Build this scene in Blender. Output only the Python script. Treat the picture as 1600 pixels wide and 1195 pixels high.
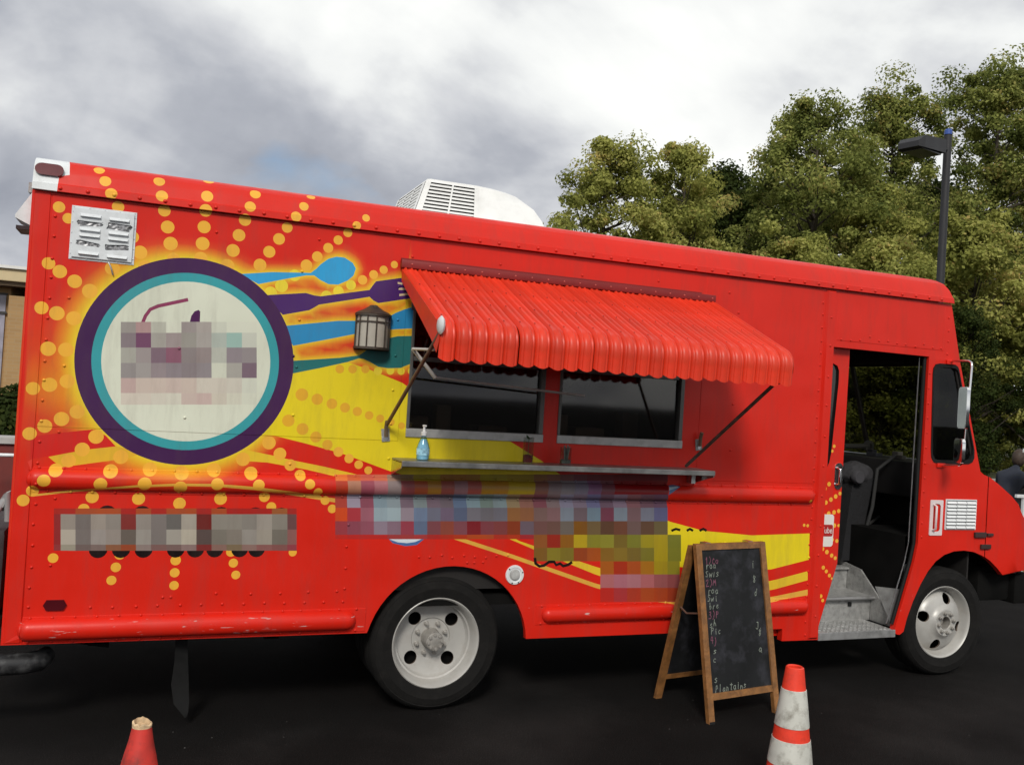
import bpy, bmesh, math, random
import numpy as np
from mathutils import Vector, Matrix
from mathutils.geometry import delaunay_2d_cdt

for o in list(bpy.data.objects):
    bpy.data.objects.remove(o, do_unlink=True)
scene = bpy.context.scene
COL = scene.collection
PI = math.pi
random.seed(7)

# ------------------------------------------------------------------ camera
cam_d = bpy.data.cameras.new('camera')
cam_d.sensor_width = 36.0
cam_d.sensor_fit = 'HORIZONTAL'
cam_d.lens = 1439.19 / 1600 * 36
cam_d.clip_end = 2000
cam = bpy.data.objects.new('camera', cam_d)
COL.objects.link(cam)
yaw, pitch, roll = .3742, .0167, .0611
fw = Vector((math.sin(yaw) * math.cos(pitch), math.cos(yaw) * math.cos(pitch), math.sin(pitch)))
rt = Vector((math.cos(yaw), -math.sin(yaw), 0))
up = rt.cross(fw)
rt, up = rt * math.cos(roll) + up * math.sin(roll), up * math.cos(roll) - rt * math.sin(roll)
cam.matrix_world = Matrix(((rt.x, up.x, -fw.x, .6131), (rt.y, up.y, -fw.y, -5.2402), (rt.z, up.z, -fw.z, 1.8924), (0, 0, 0, 1)))
scene.camera = cam

# ------------------------------------------------------------------ sky and sun
SUN = Vector((-.33, -.72, .61)).normalized()
world = bpy.data.worlds.new('World')
scene.world = world
world.use_nodes = True
nt = world.node_tree
nt.nodes.clear()


def nn(tree, typ, **kw):
    n = tree.nodes.new(typ)
    for k, v in kw.items():
        if k.startswith('i_'):
            n.inputs[int(k[2:])].default_value = v
        else:
            setattr(n, k, v)
    return n


def math_node(tree, op, a, b=None):
    n = tree.nodes.new('ShaderNodeMath')
    n.operation = op
    for i, v in enumerate((a, b)):
        if v is None:
            continue
        if isinstance(v, (int, float)):
            n.inputs[i].default_value = v
        else:
            tree.links.new(v, n.inputs[i])
    return n.outputs[0]


def ramp(tree, fac, stops, interp='LINEAR'):
    r = tree.nodes.new('ShaderNodeValToRGB')
    r.color_ramp.interpolation = interp
    els = r.color_ramp.elements
    while len(els) < len(stops):
        els.new(.5)
    for e, (p, col) in zip(els, stops):
        e.position = p
        e.color = (*col, 1) if len(col) == 3 else col
    tree.links.new(fac, r.inputs[0])
    return r.outputs[0]


def mixc(tree, fac, a, b):
    m = tree.nodes.new('ShaderNodeMix')
    m.data_type = 'RGBA'
    for sock, v in ((m.inputs[0], fac), (m.inputs[6], a), (m.inputs[7], b)):
        if isinstance(v, (int, float)):
            sock.default_value = v
        elif isinstance(v, tuple):
            sock.default_value = (*v, 1) if len(v) == 3 else v
        else:
            tree.links.new(v, sock)
    return m.outputs[2]


sky = nn(nt, 'ShaderNodeTexSky', sky_type='NISHITA', sun_disc=False)
sky.sun_elevation = math.asin(SUN.z)
sky.sun_rotation = math.atan2(SUN.x, SUN.y)
tc = nn(nt, 'ShaderNodeTexCoord')
sp = nn(nt, 'ShaderNodeSeparateXYZ')
nt.links.new(tc.outputs['Generated'], sp.inputs[0])
zz = math_node(nt, 'ADD', math_node(nt, 'MAXIMUM', sp.outputs[2], 0.0), .42)
cx = math_node(nt, 'DIVIDE', sp.outputs[0], zz)
cy = math_node(nt, 'DIVIDE', sp.outputs[1], zz)
cb = nn(nt, 'ShaderNodeCombineXYZ')
nt.links.new(cx, cb.inputs[0])
nt.links.new(cy, cb.inputs[1])
cb.inputs[2].default_value = 12.05
n1 = nn(nt, 'ShaderNodeTexNoise')
n1.inputs['Scale'].default_value = 1.0
n1.inputs['Detail'].default_value = 9
n1.inputs['Roughness'].default_value = .53
n1.inputs['Distortion'].default_value = .35
nt.links.new(cb.outputs[0], n1.inputs['Vector'])
n3 = nn(nt, 'ShaderNodeTexNoise')
n3.inputs['Scale'].default_value = 3.1
n3.inputs['Detail'].default_value = 6
n3.inputs['Roughness'].default_value = .5
n3.inputs['Distortion'].default_value = .25
mp3 = nn(nt, 'ShaderNodeMapping')
mp3.inputs['Location'].default_value = (2.3, 5.7, 1.9)
nt.links.new(cb.outputs[0], mp3.inputs[0])
nt.links.new(mp3.outputs[0], n3.inputs['Vector'])
dens = math_node(nt, 'ADD', math_node(nt, 'MULTIPLY', n1.outputs[0], .66), math_node(nt, 'MULTIPLY', n3.outputs[0], .34))
cloud = ramp(nt, dens, [(.34, (3.0, 3.2, 3.75)), (.425, (4.6, 4.8, 5.3)), (.475, (6.6, 6.75, 7.05)), (.525, (8.9, 9.05, 9.0)), (.60, (10.6, 10.7, 10.4))])
n2 = nn(nt, 'ShaderNodeTexNoise')
n2.inputs['Scale'].default_value = 2.6
n2.inputs['Detail'].default_value = 5
n2.inputs['Roughness'].default_value = .5
mp = nn(nt, 'ShaderNodeMapping')
mp.inputs['Location'].default_value = (4.2, 1.3, 9.1)
nt.links.new(cb.outputs[0], mp.inputs[0])
nt.links.new(mp.outputs[0], n2.inputs['Vector'])
gap = ramp(nt, n2.outputs[0], [(.645, (1, 1, 1)), (.74, (.3, .3, .3))])
skyc = mixc(nt, gap, sky.outputs[0], cloud)
bg = nn(nt, 'ShaderNodeBackground')
bg.inputs[1].default_value = .1
out = nn(nt, 'ShaderNodeOutputWorld')
nt.links.new(skyc, bg.inputs[0])
nt.links.new(bg.outputs[0], out.inputs[0])

sun_d = bpy.data.lights.new('sun', 'SUN')
sun_d.energy = 2.3
sun_d.angle = math.radians(13)
sun_d.color = (1.0, .955, .88)
sun = bpy.data.objects.new('sun', sun_d)
COL.objects.link(sun)
sun.rotation_euler = SUN.to_track_quat('Z', 'Y').to_euler()
sun.location = (0, 0, 30)

vs = scene.view_settings
vs.view_transform = 'Standard'
vs.look = 'None'
vs.exposure = 0.0
vs.gamma = 1.0
vs.use_curve_mapping = False

# ------------------------------------------------------------------ helpers


def lin(v):
    v /= 255
    return v / 12.92 if v <= .04045 else ((v + .055) / 1.055) ** 2.4


def hx(h):
    return tuple(lin(int(h[i:i + 2], 16)) for i in (0, 2, 4))


MATS = {}


def mat(name, col, rough=.5, metal=0.0, coat=0.0, var=.12, scale=6.0, bump=0.0, bscale=40.0, spec=.5, dirt=None, dirtamt=.5, objvar=0.0):
    if name in MATS:
        return MATS[name]
    if isinstance(col, str):
        col = hx(col)
    m = bpy.data.materials.new(name)
    m.use_nodes = True
    t = m.node_tree
    b = t.nodes['Principled BSDF']
    tcn = nn(t, 'ShaderNodeTexCoord')
    nz = nn(t, 'ShaderNodeTexNoise')
    nz.inputs['Scale'].default_value = scale
    nz.inputs['Detail'].default_value = 6
    t.links.new(tcn.outputs['Object'], nz.inputs['Vector'])
    lo = tuple(max(0, c * (1 - var)) for c in col)
    hi = tuple(min(1, c * (1 + var)) for c in col)
    c = ramp(t, nz.outputs[0], [(.3, lo), (.7, hi)])
    if dirt:
        nd = nn(t, 'ShaderNodeTexNoise')
        nd.inputs['Scale'].default_value = scale * 1.7
        nd.inputs['Detail'].default_value = 8
        nd.inputs['Roughness'].default_value = .65
        t.links.new(tcn.outputs['Object'], nd.inputs['Vector'])
        f = ramp(t, nd.outputs[0], [(.48, (0, 0, 0)), (.72, (dirtamt,) * 3)])
        c = mixc(t, f, c, dirt)
    if objvar:
        oi = nn(t, 'ShaderNodeObjectInfo')
        ov = ramp(t, oi.outputs['Random'], [(0, (1 - objvar,) * 3), (1, (1 + objvar,) * 3)])
        mo = nn(t, 'ShaderNodeMix', data_type='RGBA', blend_type='MULTIPLY')
        mo.inputs[0].default_value = 1
        t.links.new(c, mo.inputs[6])
        t.links.new(ov, mo.inputs[7])
        c = mo.outputs[2]
    t.links.new(c, b.inputs['Base Color'])
    b.inputs['Metallic'].default_value = metal
    b.inputs['Specular IOR Level'].default_value = spec
    b.inputs['Coat Weight'].default_value = coat
    r = ramp(t, nz.outputs[0], [(.25, (max(.03, rough * .82),) * 3), (.75, (min(1, rough * 1.18),) * 3)])
    t.links.new(r, b.inputs['Roughness'])
    if bump:
        nb = nn(t, 'ShaderNodeTexNoise')
        nb.inputs['Scale'].default_value = bscale
        nb.inputs['Detail'].default_value = 4
        t.links.new(tcn.outputs['Object'], nb.inputs['Vector'])
        bp = nn(t, 'ShaderNodeBump')
        bp.inputs['Strength'].default_value = bump
        bp.inputs['Distance'].default_value = .01
        t.links.new(nb.outputs[0], bp.inputs['Height'])
        t.links.new(bp.outputs[0], b.inputs['Normal'])
    MATS[name] = m
    return m


def glass(name, tint=(.5, .52, .5), rough=.02, refl=.035):
    m = bpy.data.materials.new(name)
    m.use_nodes = True
    t = m.node_tree
    t.nodes.clear()
    tr = nn(t, 'ShaderNodeBsdfTransparent')
    tr.inputs[0].default_value = (*tint, 1)
    gl = nn(t, 'ShaderNodeBsdfGlossy')
    gl.inputs['Roughness'].default_value = rough
    lw_ = nn(t, 'ShaderNodeLayerWeight')
    lw_.inputs[0].default_value = .5
    fr_out = math_node(t, 'ADD', math_node(t, 'MULTIPLY', math_node(t, 'POWER', lw_.outputs['Facing'], 5.0), .9), refl)
    mx = nn(t, 'ShaderNodeMixShader')
    o = nn(t, 'ShaderNodeOutputMaterial')
    t.links.new(fr_out, mx.inputs[0])
    t.links.new(tr.outputs[0], mx.inputs[1])
    t.links.new(gl.outputs[0], mx.inputs[2])
    t.links.new(mx.outputs[0], o.inputs[0])
    MATS[name] = m
    return m


class MB:
    """collects shapes into one mesh"""

    def __init__(s):
        s.v, s.f, s.m = [], [], []

    def add(s, verts, faces, mi=0):
        b = len(s.v)
        s.v += [tuple(p) for p in verts]
        s.f += [tuple(b + i for i in f) for f in faces]
        s.m += [mi] * len(faces)
        return s

    def box(s, x0, x1, y0, y1, z0, z1, mi=0, bev=0.0):
        if bev <= 0:
            v = [(x, y, z) for z in (z0, z1) for y in (y0, y1) for x in (x0, x1)]
            return s.add(v, [(0, 2, 3, 1), (4, 5, 7, 6), (0, 1, 5, 4), (2, 6, 7, 3), (0, 4, 6, 2), (1, 3, 7, 5)], mi)
        bm = bmesh.new()
        bmesh.ops.create_cube(bm, size=1)
        for q in bm.verts:
            q.co = Vector(((x0 + x1) / 2 + q.co.x * (x1 - x0), (y0 + y1) / 2 + q.co.y * (y1 - y0), (z0 + z1) / 2 + q.co.z * (z1 - z0)))
        bmesh.ops.bevel(bm, geom=bm.edges[:], offset=bev, segments=2, affect='EDGES', profile=.6)
        return s.bm(bm, mi)

    def bm(s, bm, mi=0):
        bm.verts.index_update()
        s.add([q.co[:] for q in bm.verts], [[q.index for q in f.verts] for f in bm.faces], mi)
        bm.free()
        return s

    def prism(s, poly, axis, a, b, mi=0):
        """poly 2-D points, extruded along axis from a to b"""
        n = len(poly)

        def mk(p, t):
            return {'x': (t, p[0], p[1]), 'y': (p[0], t, p[1]), 'z': (p[0], p[1], t)}[axis]
        v = [mk(p, a) for p in poly] + [mk(p, b) for p in poly]
        f = [tuple(range(n))[::-1], tuple(range(n, 2 * n))]
        f += [(i, (i + 1) % n, n + (i + 1) % n, n + i) for i in range(n)]
        return s.add(v, f, mi)

    def lathe(s, prof, origin=(0, 0, 0), axis='z', seg=24, mi=0, closed=False):
        """prof list of (radius, height) revolved about axis"""
        ox, oy, oz = origin
        v, f = [], []
        n = len(prof)
        for k in range(seg):
            a = 2 * PI * k / seg
            ca, sa = math.cos(a), math.sin(a)
            for r, h in prof:
                if axis == 'z':
                    v.append((ox + r * ca, oy + r * sa, oz + h))
                elif axis == 'y':
                    v.append((ox + r * ca, oy + h, oz + r * sa))
                else:
                    v.append((ox + h, oy + r * ca, oz + r * sa))
        for k in range(seg):
            k2 = (k + 1) % seg
            for i in range(n if closed else n - 1):
                j = (i + 1) % n
                f.append((k * n + i, k2 * n + i, k2 * n + j, k * n + j))
        return s.add(v, f, mi)

    def tube(s, pts, r, seg=8, mi=0, cap=True):
        pts = [Vector(p) for p in pts]
        rs = r if isinstance(r, (list, tuple)) else [r] * len(pts)
        b = len(s.v)
        ref = None
        for i, p in enumerate(pts):
            d = (pts[min(i + 1, len(pts) - 1)] - pts[max(i - 1, 0)]).normalized()
            if ref is None:
                ref = Vector((0, 0, 1)) if abs(d.z) < .9 else Vector((1, 0, 0))
            u = (ref - d * ref.dot(d)).normalized()
            w = d.cross(u)
            ref = u
            for k in range(seg):
                a = 2 * PI * k / seg
                s.v.append(tuple(p + (u * math.cos(a) + w * math.sin(a)) * rs[i]))
        for i in range(len(pts) - 1):
            for k in range(seg):
                k2 = (k + 1) % seg
                s.f.append((b + i * seg + k, b + i * seg + k2, b + (i + 1) * seg + k2, b + (i + 1) * seg + k))
                s.m.append(mi)
        if cap:
            s.f.append(tuple(b + k for k in range(seg))[::-1])
            s.f.append(tuple(b + (len(pts) - 1) * seg + k for k in range(seg)))
            s.m += [mi, mi]
        return s

    def build(s, name, mats, parent=None, smooth=None, loc=None, rot=None):
        me = bpy.data.meshes.new(name)
        me.from_pydata(s.v, [], s.f)
        if not isinstance(mats, (list, tuple)):
            mats = [mats]
        for m in mats:
            me.materials.append(m)
        if len(mats) > 1:
            me.polygons.foreach_set('material_index', s.m)
        bm = bmesh.new()
        bm.from_mesh(me)
        bmesh.ops.recalc_face_normals(bm, faces=bm.faces[:])
        bm.to_mesh(me)
        bm.free()
        if smooth is not None:
            me.polygons.foreach_set('use_smooth', [True] * len(me.polygons))
            me.set_sharp_from_angle(angle=math.radians(smooth))
        return link(name, me, parent, loc, rot)


def link(name, me, parent=None, loc=None, rot=None):
    o = bpy.data.objects.new(name, me)
    COL.objects.link(o)
    if parent:
        o.parent = parent
    if loc:
        o.location = loc
    if rot:
        o.rotation_euler = rot
    return o


def empty(name, loc=(0, 0, 0), parent=None, rot=None):
    o = link(name, None, parent, loc, rot)
    o.empty_display_size = .2
    return o


def tag(o, label, cat, group=None):
    o['label'] = label
    o['category'] = cat
    if group:
        o['group'] = group
    return o


def dup(o, parent=None, loc=None, rot=None, scale=None):
    c = o.copy()
    COL.objects.link(c)
    c.parent = parent
    if loc is not None:
        c.location = loc
    if rot is not None:
        c.rotation_euler = rot
    if scale is not None:
        c.scale = scale
    for ch in o.children:
        dup(ch, c)
    return c


def structure(o):
    o['kind'] = 'structure'
    return o


def pip(poly, P):
    """vectorised point in polygon"""
    poly = np.asarray(poly, float)
    x, y = P[:, 0], P[:, 1]
    ins = np.zeros(len(P), bool)
    j = len(poly) - 1
    for i in range(len(poly)):
        xi, yi = poly[i]
        xj, yj = poly[j]
        if yi != yj:
            cond = ((yi > y) != (yj > y)) & (x < (xj - xi) * (y - yi) / (yj - yi) + xi)
            ins ^= cond
        j = i
    return ins


def polydist(poly, P):
    """distance to a polygon's outline, 0 inside"""
    poly = np.asarray(poly, float)
    d = np.full(len(P), 9.)
    for i in range(len(poly)):
        a, b = poly[i - 1], poly[i]
        ab = b - a
        t = np.clip(((P - a) @ ab) / max(ab @ ab, 1e-12), 0, 1)
        d = np.minimum(d, np.linalg.norm(P - (a + t[:, None] * ab), axis=1))
    d[pip(poly, P)] = 0
    return d


def circle(x, y, r, n=22, a0=0.0):
    return [(x + r * math.cos(a0 + 2 * PI * k / n), y + r * math.sin(a0 + 2 * PI * k / n)) for k in range(n)]


def rect(x0, x1, y0, y1):
    return [(x0, y0), (x1, y0), (x1, y1), (x0, y1)]


def capsule(x0, x1, z, r, n=8):
    p = [(x1 + r * math.cos(a), z + r * math.sin(a)) for a in np.linspace(-PI / 2, PI / 2, n)]
    p += [(x0 + r * math.cos(a), z + r * math.sin(a)) for a in np.linspace(PI / 2, 3 * PI / 2, n)]
    return p


def cdt(loops, extra=()):
    V, E = [], []
    for lp in loops:
        b = len(V)
        n = len(lp)
        V += [Vector((float(p[0]), float(p[1]))) for p in lp]
        E += [(b + i, b + (i + 1) % n) for i in range(n)] if n > 2 else [(b, b + 1)]
    V += [Vector((float(p[0]), float(p[1]))) for p in extra]
    r = delaunay_2d_cdt(V, E, [], 0, 1e-5)
    P = np.array([v[:] for v in r[0]])
    F = np.array([f for f in r[2] if len(f) == 3])
    return P, F

# ------------------------------------------------------------------ ground
def ground_mat():
    m = bpy.data.materials.new('asphalt')
    m.use_nodes = True
    t = m.node_tree
    b = t.nodes['Principled BSDF']
    g = nn(t, 'ShaderNodeTexCoord')
    n = nn(t, 'ShaderNodeTexNoise')
    n.inputs['Scale'].default_value = .55
    n.inputs['Detail'].default_value = 8
    n.inputs['Roughness'].default_value = .6
    t.links.new(g.outputs['Object'], n.inputs['Vector'])
    f = nn(t, 'ShaderNodeTexNoise')
    f.inputs['Scale'].default_value = 170
    f.inputs['Detail'].default_value = 3
    t.links.new(g.outputs['Object'], f.inputs['Vector'])
    base = ramp(t, n.outputs[0], [(.32, (.0055, .0049, .0048)), (.52, (.0088, .0080, .0078)), (.70, (.019, .0175, .017))])
    speck = ramp(t, f.outputs[0], [(.3, (.45, .45, .45)), (.58, (1.1, 1.1, 1.1)), (.72, (3.6, 3.5, 3.4))])
    mm = nn(t, 'ShaderNodeMix', data_type='RGBA', blend_type='MULTIPLY')
    mm.inputs[0].default_value = 1
    t.links.new(base, mm.inputs[6])
    t.links.new(speck, mm.inputs[7])
    # long thin scuffs
    w = nn(t, 'ShaderNodeTexVoronoi', feature='DISTANCE_TO_EDGE')
    w.inputs['Scale'].default_value = .9
    t.links.new(n.outputs['Color'], w.inputs['Vector'])
    sc = ramp(t, w.outputs[0], [(0.0, (.9, .9, .9)), (.006, (0, 0, 0))])
    c = mixc(t, sc, mm.outputs[2], (.022, .020, .019))
    t.links.new(c, b.inputs['Base Color'])
    b.inputs['Roughness'].default_value = .92
    b.inputs['Specular IOR Level'].default_value = .07
    bp = nn(t, 'ShaderNodeBump')
    bp.inputs['Strength'].default_value = .7
    bp.inputs['Distance'].default_value = .006
    t.links.new(f.outputs[0], bp.inputs['Height'])
    t.links.new(bp.outputs[0], b.inputs['Normal'])
    return m


gr = MB().add([(-600, -600, 0), (600, -600, 0), (600, 600, 0), (-600, 600, 0)], [(0, 1, 2, 3)]).build('ground', ground_mat())
structure(gr)
verge = MB().box(12, 120, 18.2, 120, -.3, .12).build('grass_verge', mat('woodland_floor', (.05, .055, .02), .95, var=.5, scale=.8, bump=.8, bscale=25))
structure(verge)
# grit lying on the asphalt
rg0 = np.random.default_rng(21)
gm = MB()
for k in range(180):
    x, y, s_ = rg0.uniform(-2.5, 9), rg0.uniform(-3.2, .2), rg0.uniform(.0025, .006)
    a_ = rg0.uniform(0, 6.28)
    c_, d_ = math.cos(a_) * s_, math.sin(a_) * s_
    gm.add([(x + c_, y + d_, .001), (x - d_, y + c_ * .7, .001), (x - c_, y - d_, .001), (x + d_, y - c_ * .8, .001), (x, y, s_ * .9)], [(0, 1, 4), (1, 2, 4), (2, 3, 4), (3, 0, 4)])
go = gm.build('grit', mat('grit_stone', (.045, .042, .04), .9, var=.6, scale=3))
go['kind'] = 'stuff'
go['label'] = 'small pale grit scattered over the dark asphalt'
go['category'] = 'grit'
kerb = MB().box(12, 120, 18.0, 18.18, -.3, .14, bev=.02).build('kerb', mat('kerb_concrete', (.32, .31, .29), .9, var=.2, scale=3, bump=.3))
structure(kerb)

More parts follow.
